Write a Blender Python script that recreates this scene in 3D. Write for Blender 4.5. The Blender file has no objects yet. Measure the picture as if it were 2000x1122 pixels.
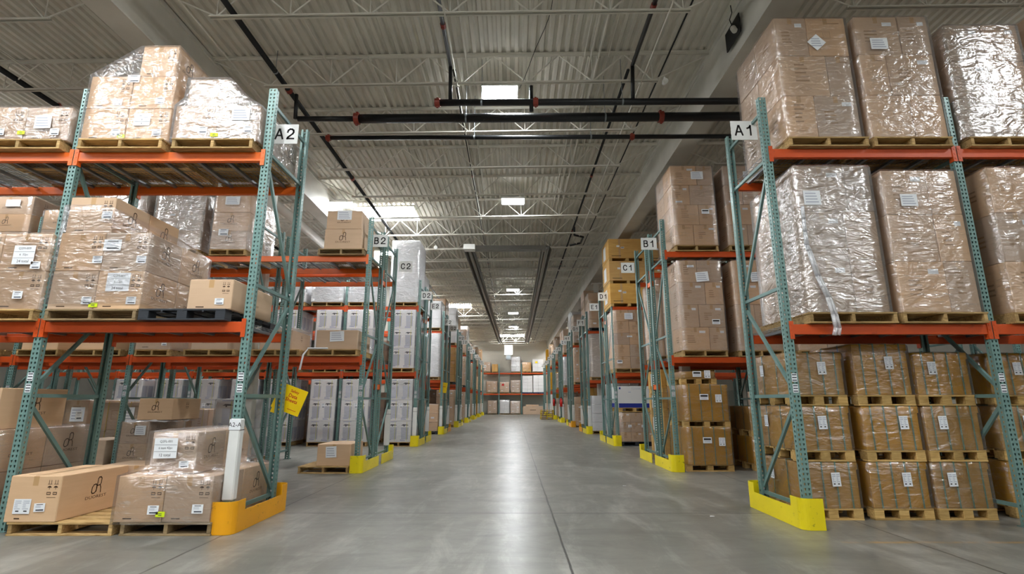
import bpy, bmesh, math, random
from mathutils import Vector, Matrix, noise as mnoise
R = math.radians
scene = bpy.context.scene
COL = scene.collection
rnd = random.Random(7)

# ------------------------------------------------------------------ camera
cam = bpy.data.cameras.new('camera'); cam.sensor_width = 36; cam.lens = 36*1008/2000
cam.clip_start = .05; cam.clip_end = 300
co = bpy.data.objects.new('camera', cam); COL.objects.link(co)
co.location = (0, 0, 1.3); co.rotation_euler = (R(90+12.5), 0, R(.11))
scene.camera = co
scene.view_settings.view_transform = 'Standard'; scene.view_settings.look = 'None'
scene.view_settings.gamma = 1; scene.view_settings.use_curve_mapping = False
scene.view_settings.exposure = 1.9
scene.cycles.transparent_max_bounces = 20
scene.cycles.max_bounces = 7
scene.cycles.use_denoising = True
scene.cycles.sample_clamp_indirect = 6

# ------------------------------------------------------------------ materials
def rgb(h):
    h = h.lstrip('#'); v = [int(h[i:i+2], 16)/255 for i in (0, 2, 4)]
    return tuple((c/12.92 if c <= .04045 else ((c+.055)/1.055)**2.4) for c in v)+(1,)
M = {}
class NT:
    def __init__(s, name):
        m = bpy.data.materials.new(name); m.use_nodes = True; s.m = m; s.nt = m.node_tree
        s.b = s.nt.nodes['Principled BSDF']; s.out = s.nt.nodes['Material Output']
        s.tc = s.nt.nodes.new('ShaderNodeTexCoord'); s.oi = None
    def n(s, t, **kw):
        x = s.nt.nodes.new('ShaderNode'+t)
        for k, v in kw.items(): setattr(x, k, v)
        return x
    def l(s, a, b): s.nt.links.new(a, b)
    def setv(s, sock, v):
        if hasattr(v, 'links') or hasattr(v, 'is_linked'): s.l(v, sock)
        else: sock.default_value = v
    def math(s, op, a, b=None, c=None):
        x = s.n('Math', operation=op); s.setv(x.inputs[0], a)
        if b is not None: s.setv(x.inputs[1], b)
        if c is not None: s.setv(x.inputs[2], c)
        return x.outputs[0]
    def rand(s):
        if s.oi is None: s.oi = s.n('ObjectInfo')
        return s.oi.outputs['Random']
    def coord(s, scale=(1, 1, 1), off=True, src='Object'):
        mp = s.n('Mapping'); mp.inputs['Scale'].default_value = scale
        s.l(s.tc.outputs[src], mp.inputs[0])
        if off:
            c = s.n('CombineXYZ'); r = s.math('MULTIPLY', s.rand(), 37.0)
            s.l(r, c.inputs[0]); s.l(r, c.inputs[1]); s.l(r, c.inputs[2]); s.l(c.outputs[0], mp.inputs['Location'])
        return mp.outputs[0]
    def noise(s, vec, scale=5, detail=3, dist=0, rough=.5):
        x = s.n('TexNoise'); s.l(vec, x.inputs['Vector']); x.inputs['Scale'].default_value = scale
        x.inputs['Detail'].default_value = detail; x.inputs['Distortion'].default_value = dist
        x.inputs['Roughness'].default_value = rough
        return x.outputs['Fac']
    def ramp(s, fac, stops):
        x = s.n('ValToRGB'); s.l(fac, x.inputs[0]); e = x.color_ramp.elements
        while len(e) < len(stops): e.new(.5)
        for i, (p, c) in enumerate(stops):
            e[i].position = p; e[i].color = c if len(c) == 4 else tuple(c)+(1,)
        return x.outputs[0]
    def vramp(s, fac, stops): return s.ramp(fac, [(p, (v, v, v, 1)) for p, v in stops])
    def mix(s, fac, a, b, blend='MIX'):
        x = s.n('Mix', data_type='RGBA', blend_type=blend); s.setv(x.inputs[0], fac)
        s.setv(x.inputs[6], a); s.setv(x.inputs[7], b); return x.outputs[2]
    def bump(s, h, st=.3, dist=.01):
        x = s.n('Bump'); x.inputs['Strength'].default_value = st; x.inputs['Distance'].default_value = dist
        s.l(h, x.inputs['Height']); s.l(x.outputs[0], s.b.inputs['Normal']); return x.outputs[0]
    def done(s, color=None, rough=.5, metal=0, spec=.5):
        if color is not None: s.setv(s.b.inputs['Base Color'], color)
        s.setv(s.b.inputs['Roughness'], rough); s.b.inputs['Metallic'].default_value = metal
        s.b.inputs['Specular IOR Level'].default_value = spec
        return s.m

def paint(name, hexc, rough=.45, metal=0, wear=.15, dark='#2a2420', scale=9, spec=.5):
    t = NT(name); v = t.coord()
    f = t.noise(v, scale, 6, .3, .65)
    base = rgb(hexc)
    c = t.mix(t.vramp(t.noise(v, 1.7, 3), [(.3, 0), (.7, 1)]), base, tuple(min(1, x*.84) for x in base[:3])+(1,))
    c = t.mix(t.math('MULTIPLY', t.vramp(f, [(.62, 0), (.72, 1)]), wear), c, rgb(dark))
    t.bump(f, .06, .004)
    M[name] = t.done(c, rough, metal, spec); return M[name]

def perforated(name, hexc):
    t = NT(name); v = t.coord(off=False)
    uv = t.n('SeparateXYZ'); t.l(t.tc.outputs['UV'], uv.inputs[0])
    du = t.math('ABSOLUTE', t.math('SUBTRACT', t.math('ABSOLUTE', uv.outputs[0]), .021))
    fv = t.math('ABSOLUTE', t.math('SUBTRACT', t.math('FRACT', t.math('DIVIDE', uv.outputs[1], .051)), .5))
    # teardrop holes: narrower towards the foot
    width = t.math('ADD', .0085, t.math('MULTIPLY', t.math('SUBTRACT', t.math('FRACT', t.math('DIVIDE', uv.outputs[1], .051)), .5), .012))
    hole = t.math('MULTIPLY', t.math('LESS_THAN', du, width), t.math('LESS_THAN', fv, .24))
    base = rgb(hexc)
    f = t.noise(v, 8, 5, .4, .6)
    c = t.mix(t.math('MULTIPLY', t.vramp(f, [(.6, 0), (.75, 1)]), .25), base, rgb('#3c4a46'))
    t.done(c, .38, .1)
    tr = t.n('BsdfTransparent'); mx = t.n('MixShader')
    t.l(hole, mx.inputs[0]); t.l(t.b.outputs[0], mx.inputs[1]); t.l(tr.outputs[0], mx.inputs[2])
    t.l(mx.outputs[0], t.out.inputs[0]); M[name] = t.m

def kraft(name, a, b, grain=.35, band=9, rough=.62, sat=.72):
    t = NT(name); v = t.coord((1, 1, band))
    f = t.noise(v, 2.2, 5, .4, .6); g = t.noise(t.coord((1, 1, 1)), 1.3, 3)
    c = t.mix(t.math('MULTIPLY', t.vramp(f, [(.35, 0), (.75, 1)]), grain), rgb(a), rgb(b))
    c = t.mix(t.vramp(g, [(.35, 0), (.7, .35)]), c, rgb(b))
    h = t.n('HueSaturation'); t.l(c, h.inputs['Color'])
    t.l(t.math('ADD', .84, t.math('MULTIPLY', t.rand(), .3)), h.inputs['Value'])
    t.l(t.math('ADD', sat, t.math('MULTIPLY', t.rand(), .26)), h.inputs['Saturation'])
    t.bump(f, .12, .004)
    M[name] = t.done(h.outputs[0], rough, 0, .3)

def wood(name, a, b):
    t = NT(name); v = t.coord((2, 14, 14))
    f = t.noise(v, 2, 6, 1.2, .6)
    c = t.ramp(f, [(.3, rgb(a)), (.7, rgb(b))])
    h = t.n('HueSaturation'); t.l(c, h.inputs['Color']); t.l(t.math('ADD', .75, t.math('MULTIPLY', t.rand(), .45)), h.inputs['Value'])
    t.bump(f, .3, .004); M[name] = t.done(h.outputs[0], .75, 0, .2)

def wrapmat(name, base=.10, streak=.5, milk=.35):
    t = NT(name)
    v = t.coord((1.2, 1.2, 8)); v2 = t.coord((2.2, 2.2, 3.2)); v3 = t.coord((1, 1, 1.6))
    f = t.noise(v, 2.6, 3, 1.2, .5); g = t.noise(v2, 2.0, 2, 1.5, .5)
    h = t.math('ADD', t.math('MULTIPLY', f, .5), t.math('MULTIPLY', g, 1.6))
    bp = t.n('Bump'); bp.inputs['Strength'].default_value = 1; bp.inputs['Distance'].default_value = .02; t.l(h, bp.inputs['Height'])
    gl = t.n('BsdfGlossy'); gl.inputs['Roughness'].default_value = .23; gl.inputs['Color'].default_value = (1, 1, 1, 1); t.l(bp.outputs[0], gl.inputs['Normal'])
    df = t.n('BsdfDiffuse'); df.inputs['Color'].default_value = (.82, .82, .84, 1); t.l(bp.outputs[0], df.inputs['Normal'])
    m1 = t.n('MixShader'); m1.inputs[0].default_value = milk; t.l(gl.outputs[0], m1.inputs[1]); t.l(df.outputs[0], m1.inputs[2])
    tr = t.n('BsdfTransparent'); tr.inputs['Color'].default_value = (.97, .97, .98, 1)
    st = t.vramp(t.noise(v, 4, 6, 1.0, .7), [(.52, 0), (.74, 1)])
    pa = t.vramp(t.noise(v3, 2.0, 3, .5), [(.38, 0), (.62, 1)])
    lw = t.n('LayerWeight'); lw.inputs[0].default_value = .25
    fac = t.math('ADD', base, t.math('MULTIPLY', t.math('MULTIPLY', st, pa), streak))
    fac = t.math('MINIMUM', t.math('ADD', fac, t.math('MULTIPLY', lw.outputs['Fresnel'], .35)), .92)
    m2 = t.n('MixShader'); t.l(fac, m2.inputs[0]); t.l(tr.outputs[0], m2.inputs[1]); t.l(m1.outputs[0], m2.inputs[2])
    t.l(m2.outputs[0], t.out.inputs[0]); M[name] = t.m

def emis(name, c, s):
    t = NT(name); e = t.n('Emission'); e.inputs[0].default_value = c; e.inputs[1].default_value = s
    t.l(e.outputs[0], t.out.inputs[0]); M[name] = t.m

def plain(name, hexc, rough=.6, metal=0, spec=.4):
    t = NT(name); f = t.noise(t.coord(), 6, 3)
    b = rgb(hexc); M[name] = t.done(t.mix(t.math('MULTIPLY', f, .5), b, tuple(x*.82 for x in b[:3])+(1,)), rough, metal, spec)

perforated('teal', '#70908a')
paint('teal_solid', '#698782', .4, .1, .25, '#3c4a46')
paint('beam_orange', '#d2521c', .42, 0, .35, '#5a2b1c', spec=.4)
paint('beam_orange_fresh', '#ea6a1c', .42, 0, .2, '#8a3b1c')
paint('guard_yellow', '#f2dc10', .4, 0, .8, '#3a3512', 14)
paint('guard_amber', '#f2a90c', .4, 0, .6, '#3a2512', 14)
paint('protector_white', '#e6e6e2', .4, 0, .1, '#9a958c')
paint('galvanised', '#8d9397', .35, .7, .2, '#5c6265')
paint('pipe_black', '#1c1d1f', .35, .3, .3, '#5a5a58')
paint('coupling_red', '#8e3322', .5, 0, .3, '#3a1a14')
paint('deck_white', '#dad6ca', .7, 0, .05, '#9b978c', 1.5, spec=.2)
paint('girder_white', '#d6d3c9', .6, 0, .08, '#7b776c', 2)
paint('joist_white', '#dedace', .6, 0, .1, '#6b675c', 4)
paint('duct_white', '#e4e0d8', .5, 0, .1, '#9a968c', 3)
paint('heater_metal', '#8c8a86', .3, .85, .3, '#5a5855')
paint('dark_plastic', '#2c3036', .5, 0, .3, '#50545c')
paint('white_paint', '#f2f2ee', .5, 0, .0)
kraft('kraft', '#cfab84', '#b9946f'); kraft('kraft_flat', '#c6a07a', '#b8916c', .2, 2)
kraft('amber_board', '#b98c3e', '#a2742c', .25, 3, sat=1.0); kraft('crate_board', '#d7ac66', '#b88544', .6, 7, sat=.9)
kraft('white_board', '#e2e1df', '#cfcecd', .2, 3)
wood('pallet_wood', '#8a6c42', '#c9a974'); wood('pallet_grey', '#74634a', '#a58d68'); wood('block_wood', '#a5824a', '#d3b072')
wrapmat('wrap', .13, .5, .13); wrapmat('wrap_heavy', .36, .5, .16); wrapmat('wrap_light', .10, .35, .10); wrapmat('wrap_white', .42, .55, .7)
plain('ink', '#241f1d', .7); plain('print_brown', '#4a3420', .75); plain('print_soft', '#a5835f', .75); plain('tape', '#c09a6c', .3); plain('paper', '#eceef0', .55)
plain('lime', '#d8f01a', .5); plain('sheet_yellow', '#f6cf04', .45); plain('print_red', '#c23412', .6); plain('print_grey', '#b3b6c2', .7); plain('print_pale', '#c2c5cf', .7)
plain('print_dark', '#3c3f48', .7); plain('print_yellow', '#d9d660', .7); plain('print_blue', '#7c86b8', .7); plain('blue', '#1f2f8c', .5)
plain('strap_green', '#5b7a62', .35); plain('strap_yellow', '#d2b34a', .4); plain('black_board', '#141414', .6); plain('red_paint', '#c21e16', .35)
plain('navy_plastic', '#1d3f86', .5)
emis('led', (.93, .97, 1, 1), 52); emis('skylight', (.95, .98, 1, 1), 9)
plain('wall_paint', '#d8d4c8', .75)
t = NT('wall_lower'); M['wall_lower'] = t.done(rgb('#b9bdb2'), .7)

# polished concrete slab with saw-cut joints
t = NT('concrete'); v = t.coord(off=False)
n1 = t.noise(v, .35, 5, .6, .6); n2 = t.noise(v, 2.5, 6, .8, .65); n3 = t.noise(t.coord((2.6, .7, 1), False), 1.0, 6, .7, .7)
c = t.ramp(n1, [(.3, rgb('#63625b')), (.7, rgb('#86847b'))])
c = t.mix(t.vramp(n2, [(.35, 0), (.75, .4)]), c, rgb('#797770'))
c = t.mix(t.vramp(n3, [(.5, 0), (.68, .45)]), c, rgb('#b4b2a9'))
c = t.mix(t.vramp(t.noise(t.coord((.5, 1.6, 1), False), 1.3, 6, 1.2, .7), [(.45, 0), (.7, .6)]), c, rgb('#504f49'))
c = t.mix(t.vramp(t.noise(v, 14, 4, .5, .7), [(.5, 0), (.8, .3)]), c, rgb('#5b5b56'))
sp = t.n('SeparateXYZ'); t.l(v, sp.inputs[0])
wob = t.math('MULTIPLY', t.math('SUBTRACT', t.noise(v, 1.6, 4, 0, .7), .5), .035)
def joint(sock, off, per, half):
    a = t.math('ADD', t.math('SUBTRACT', sock, off-per/2), wob)
    return t.math('LESS_THAN', t.math('ABSOLUTE', t.math('SUBTRACT', t.math('MODULO', t.math('ADD', a, per*30), per), per/2)), half)
jx = joint(sp.outputs[0], .46, 3.34, .010); jy = joint(sp.outputs[1], 6.58, 5.12, .013)
j = t.math('MAXIMUM', jx, jy)
c = t.mix(t.math('MULTIPLY', j, .9), c, rgb('#2b2a27'))
# faded floor line in front of the right-hand rack
ly = t.math('LESS_THAN', t.math('ABSOLUTE', t.math('SUBTRACT', sp.outputs[1], 5.28)), .03)
lx = t.math('GREATER_THAN', sp.outputs[0], 3.1)
lf = t.math('MULTIPLY', t.math('MULTIPLY', ly, lx), t.vramp(n2, [(.42, 0), (.62, .55)]))
c = t.mix(lf, c, rgb('#b98a3c'))
t.bump(t.math('ADD', n2, t.math('MULTIPLY', n1, 2.0)), .06, .010)
rr = t.math('ADD', .22, t.math('MULTIPLY', n2, .22))
M['concrete'] = t.done(c, rr, 0, .7)

# ------------------------------------------------------------------ mesh helpers
def tagset(o, label=None, cat=None, group=None, kind=None):
    if label: o['label'] = label
    if cat: o['category'] = cat
    if group: o['group'] = group
    if kind: o['kind'] = kind
    return o
def new(name, data=None, parent=None, loc=None, rotz=0):
    o = bpy.data.objects.new(name, data); COL.objects.link(o)
    if parent: o.parent = parent
    if loc: o.location = loc
    if rotz: o.rotation_euler.z = rotz
    return o
def thing(name, loc, label, cat, group=None, rotz=0, kind=None):
    return tagset(new(name, None, None, loc, rotz), label, cat, group, kind)

TXT = {}
def text_geo(s, bold=False):
    """letters as flat polygons, centred, height of a capital = 1"""
    if (s, bold) in TXT: return TXT[(s, bold)]
    cu = bpy.data.curves.new('t', 'FONT'); cu.body = s; cu.resolution_u = 2; cu.offset = .022 if bold else 0
    o = bpy.data.objects.new('t', cu); COL.objects.link(o)
    dg = bpy.context.evaluated_depsgraph_get(); dg.update()
    me = bpy.data.meshes.new_from_object(o.evaluated_get(dg))
    vs = [v.co.copy() for v in me.vertices]; fs = [list(p.vertices) for p in me.polygons]
    bpy.data.objects.remove(o); bpy.data.curves.remove(cu); bpy.data.meshes.remove(me)
    if vs:
        x0 = min(v.x for v in vs); x1 = max(v.x for v in vs); y0 = min(v.y for v in vs); y1 = max(v.y for v in vs)
        h = (y1-y0) or 1
        vs = [((v.x-(x0+x1)/2)/h, (v.y-(y0+y1)/2)/h) for v in vs]
    TXT[(s, bold)] = (vs, fs); return TXT[(s, bold)]

class MB:
    def __init__(s): s.v = []; s.f = []; s.m = []; s.ms = []; s.uv = {}
    def mi(s, name):
        if name not in s.ms: s.ms.append(name)
        return s.ms.index(name)
    def poly(s, pts, mat):
        b = len(s.v); s.v += [tuple(p) for p in pts]; s.f.append(list(range(b, b+len(pts)))); s.m.append(s.mi(mat)); return len(s.f)-1
    def geo(s, vs, fs, mat):
        b = len(s.v); s.v += [tuple(p) for p in vs]; k = s.mi(mat)
        for f in fs: s.f.append([b+i for i in f]); s.m.append(k)
    def box(s, x0, x1, y0, y1, z0, z1, mat):
        s.geo([(x, y, z) for z in (z0, z1) for y in (y0, y1) for x in (x0, x1)],
              [(0, 2, 3, 1), (4, 5, 7, 6), (0, 1, 5, 4), (2, 6, 7, 3), (0, 4, 6, 2), (1, 3, 7, 5)], mat)
    def cbox(s, x0, x1, y0, y1, z0, z1, mat, b=.006):
        """box with chamfered edges"""
        vs = []; idx = {}
        for i, (x, sx) in enumerate(((x0, 1), (x1, -1))):
            for j, (y, sy) in enumerate(((y0, 1), (y1, -1))):
                for k, (z, sz) in enumerate(((z0, 1), (z1, -1))):
                    for a in range(3):
                        p = [x+sx*b, y+sy*b, z+sz*b]; p[a] = (x, y, z)[a]
                        idx[(i, j, k, a)] = len(vs); vs.append(p)
        fs = []
        for a in range(3):
            o1, o2 = (a+1) % 3, (a+2) % 3
            for side in (0, 1):
                def key(p, q):
                    c = [0, 0, 0]; c[a] = side; c[o1] = p; c[o2] = q; return idx[(c[0], c[1], c[2], a)]
                f = [key(0, 0), key(1, 0), key(1, 1), key(0, 1)]
                fs.append(f if side else f[::-1])
        for a in range(3):        # edge chamfers along axis a
            o1, o2 = (a+1) % 3, (a+2) % 3
            for p in (0, 1):
                for q in (0, 1):
                    def kk(e, face):
                        c = [0, 0, 0]; c[a] = e; c[o1] = p; c[o2] = q; return idx[(c[0], c[1], c[2], face)]
                    fs.append([kk(0, o1), kk(1, o1), kk(1, o2), kk(0, o2)])
        for i in (0, 1):
            for j in (0, 1):
                for k in (0, 1): fs.append([idx[(i, j, k, a)] for a in range(3)])
        s.geo(vs, fs, mat)
    def frame(s, p, q):
        p = Vector(p); q = Vector(q); d = (q-p).normalized()
        u = Vector((0, 0, 1)) if abs(d.z) < .9 else Vector((1, 0, 0))
        a = d.cross(u).normalized(); b = a.cross(d).normalized(); return p, q, a, b
    def bar(s, p, q, w, h, mat):
        p, q, a, b = s.frame(p, q)
        o = [a*w/2+b*h/2, a*-w/2+b*h/2, a*-w/2-b*h/2, a*w/2-b*h/2]
        s.geo([p+x for x in o]+[q+x for x in o], [(0, 1, 2, 3), (7, 6, 5, 4)]+[(i, (i+1) % 4+0, (i+1) % 4+4, i+4)[::-1] for i in range(4)], mat)
    def tube(s, p, q, r, mat, n=10, caps=True):
        p, q, a, b = s.frame(p, q)
        o = [(a*math.cos(2*math.pi*i/n)+b*math.sin(2*math.pi*i/n))*r for i in range(n)]
        fs = [(i, (i+1) % n, (i+1) % n+n, i+n) for i in range(n)]
        if caps: fs += [tuple(range(n))[::-1], tuple(range(n, 2*n))]
        s.geo([p+x for x in o]+[q+x for x in o], fs, mat)
    def path(s, pts, r, mat, n=6):
        for a, b in zip(pts, pts[1:]): s.tube(a, b, r, mat, n, True)
    def flat(s, vs2, fs, face, u, w, size, mat, at, off=.0016, sx=1, rot=0):
        """place 2-D geometry on face ('-y','+y','-x','+x') of a box; at = plane coordinate; u along, w up"""
        out = []
        cr, sr = math.cos(rot), math.sin(rot)
        for a, b in vs2:
            a, b = a*size*sx, b*size
            a, b = a*cr-b*sr, a*sr+b*cr
            if face == '-y': out.append((u+a, at-off, w+b))
            elif face == '+y': out.append((u-a, at+off, w+b))
            elif face == '-x': out.append((at-off, u-a, w+b))
            elif face == '+x': out.append((at+off, u+a, w+b))
            else: out.append((u+a, w+b, at+off))
        s.geo(out, fs, mat)
    def text(s, st, face, u, w, size, mat, at, off=.0016, sx=1, rot=0, bold=False):
        vs, fs = text_geo(st, bold); s.flat(vs, fs, face, u, w, size, mat, at, off, sx, rot)
    def rect(s, face, u, w, wd, ht, mat, at, off=.0012, rot=0):
        s.flat([(-wd/2, -ht/2), (wd/2, -ht/2), (wd/2, ht/2), (-wd/2, ht/2)], [(0, 1, 2, 3)], face, u, w, 1, mat, at, off, 1, rot)
    def ribbon(s, pts, wd, face, u, w, size, mat, at, off=.0016):
        for (a, b), (c, d) in zip(pts, pts[1:]):
            L = math.hypot(c-a, d-b) or 1; nx, ny = -(d-b)/L*wd/2, (c-a)/L*wd/2; ex, ey = (c-a)/L*wd/2, (d-b)/L*wd/2
            s.flat([(a-ex+nx, b-ey+ny), (a-ex-nx, b-ey-ny), (c+ex-nx, d+ey-ny), (c+ex+nx, d+ey+ny)], [(0, 1, 2, 3)], face, u, w, size, mat, at, off)
    def mesh(s, name):
        me = bpy.data.meshes.new(name); me.from_pydata([tuple(v) for v in s.v], [], s.f); me.update()
        for m in s.ms: me.materials.append(M[m])
        me.polygons.foreach_set('material_index', s.m)
        if s.uv:
            ul = me.uv_layers.new(name='uv')
            for p in me.polygons:
                fn = s.uv.get(p.index)
                for li in p.loop_indices:
                    co = me.vertices[me.loops[li].vertex_index].co
                    ul.data[li].uv = fn(co) if fn else (9.0, 9.0)
        return me
    def build(s, name, parent=None, loc=None, rotz=0): return new(name, s.mesh(name), parent, loc, rotz)
def smooth(o):
    for p in o.data.polygons: p.use_smooth = True
    return o

# ------------------------------------------------------------------ cartons, labels, logo
def emblem(mb, face, u, w, size, at, mat='print_brown'):
    """looped d joined to an open R, with the maker's word underneath"""
    S = size
    d = [(-.06, .1), (-.06, .5), (-.16, .6), (-.34, .56), (-.46, .4), (-.48, .1), (-.4, -.02), (-.24, -.02), (-.1, .08), (-.04, .3),
         (0, .95), (.08, 1.04), (.24, 1.04), (.32, .94), (.32, .62), (.24, .5), (-.04, .46)]
    mb.ribbon(d, .075, face, u, w-.1*S, S, mat, at)
    mb.ribbon([(.24, .5), (.33, .3), (.36, -.02)], .075, face, u, w-.1*S, S, mat, at)
    mb.text('DUOREST', face, u, w-.38*S, .2*S, mat, at, sx=1.55)
def care_marks(mb, face, u, w, size, at):
    for i in range(2):
        for j in range(3):
            a, b = u+(i-.5)*size*.42, w+(1-j)*size*.36
            if j == 0:
                for k in (-.08, .08): mb.rect(face, a+k*size, b, .035*size, .26*size, 'print_brown', at)
                mb.rect(face, a, b-.13*size, .3*size, .03*size, 'print_brown', at)
            elif j == 1:
                mb.flat([(-.15, 0), (.15, 0), (.1, .09), (0, .13), (-.1, .09)], [(0, 1, 2, 3, 4)], face, a, b, size, 'print_brown', at)
                mb.rect(face, a, b-.05*size, .03*size, .14*size, 'print_brown', at)
            else:
                mb.rect(face, a, b, .28*size, .18*size, 'print_brown', at); mb.rect(face, a, b, .2*size, .07*size, 'kraft_flat', at, .0022)
    mb.rect(face, u, w-.62*size, .6*size, .03*size, 'print_brown', at)
def text_block(mb, face, u, w, wd, n, at, mat='print_brown', seed=0, lh=.03):
    r = random.Random(seed)
    for i in range(n):
        L = wd*r.uniform(.45, 1); mb.rect(face, u-(wd-L)/2, w-i*lh, L, lh*.38, mat, at)
GL = {
 'A': [[(-.3, -.43), (-.03, .43), (.03, .43), (.3, -.43)], [(-.2, -.14), (.2, -.14)]],
 'B': [[(-.24, -.43), (-.24, .43), (.08, .43), (.2, .36), (.22, .23), (.18, .1), (.06, .04), (-.24, .04)], [(.06, .04), (.22, -.04), (.27, -.2), (.22, -.36), (.08, -.43), (-.24, -.43)]],
 'C': [[(.27, .2), (.2, .37), (.04, .44), (-.12, .4), (-.24, .25), (-.28, 0), (-.24, -.25), (-.12, -.4), (.04, -.44), (.2, -.37), (.27, -.2)]],
 'D': [[(-.24, -.43), (-.24, .43), (.03, .43), (.19, .33), (.26, .12), (.26, -.12), (.19, -.33), (.03, -.43), (-.24, -.43)]],
 'E': [[(.24, .43), (-.22, .43), (-.22, -.43), (.25, -.43)], [(-.22, .02), (.18, .02)]],
 'F': [[(.25, .43), (-.22, .43), (-.22, -.43)], [(-.22, .02), (.18, .02)]],
 'G': [[(.26, .22), (.18, .38), (.02, .44), (-.14, .39), (-.26, .22), (-.28, 0), (-.24, -.26), (-.12, -.4), (.04, -.44), (.18, -.38), (.26, -.28), (.26, -.02), (.05, -.02)]],
 'H': [[(-.25, .43), (-.25, -.43)], [(.25, .43), (.25, -.43)], [(-.25, .02), (.25, .02)]],
 'I': [[(0, .43), (0, -.43)], [(-.2, .43), (.2, .43)], [(-.2, -.43), (.2, -.43)]],
 'J': [[(.2, .43), (.2, -.22), (.12, -.38), (-.02, -.44), (-.16, -.38), (-.23, -.2)]],
 'K': [[(-.24, .43), (-.24, -.43)], [(.26, .43), (-.22, -.06)], [(-.06, .1), (.28, -.43)]],
 'L': [[(-.22, .43), (-.22, -.43), (.25, -.43)]],
 'M': [[(-.28, -.43), (-.28, .43), (0, -.1), (.28, .43), (.28, -.43)]],
 'N': [[(-.25, -.43), (-.25, .43), (.25, -.43), (.25, .43)]],
 'O': [[(.03, .44), (.18, .38), (.27, .2), (.28, 0), (.27, -.2), (.18, -.38), (0, -.44), (-.18, -.38), (-.27, -.2), (-.28, 0), (-.27, .2), (-.18, .38), (.03, .44)]],
 'P': [[(-.22, -.43), (-.22, .43), (.08, .43), (.22, .34), (.25, .18), (.2, .04), (.06, -.03), (-.22, -.03)]],
 '1': [[(-.2, .2), (-.04, .27), (.06, .43), (.06, -.43)]],
 '2': [[(-.25, .18), (-.2, .34), (-.06, .44), (.1, .43), (.23, .33), (.25, .17), (.18, .02), (-.04, -.17), (-.2, -.31), (-.25, -.43), (.27, -.43)]]}
CART = {}
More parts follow.
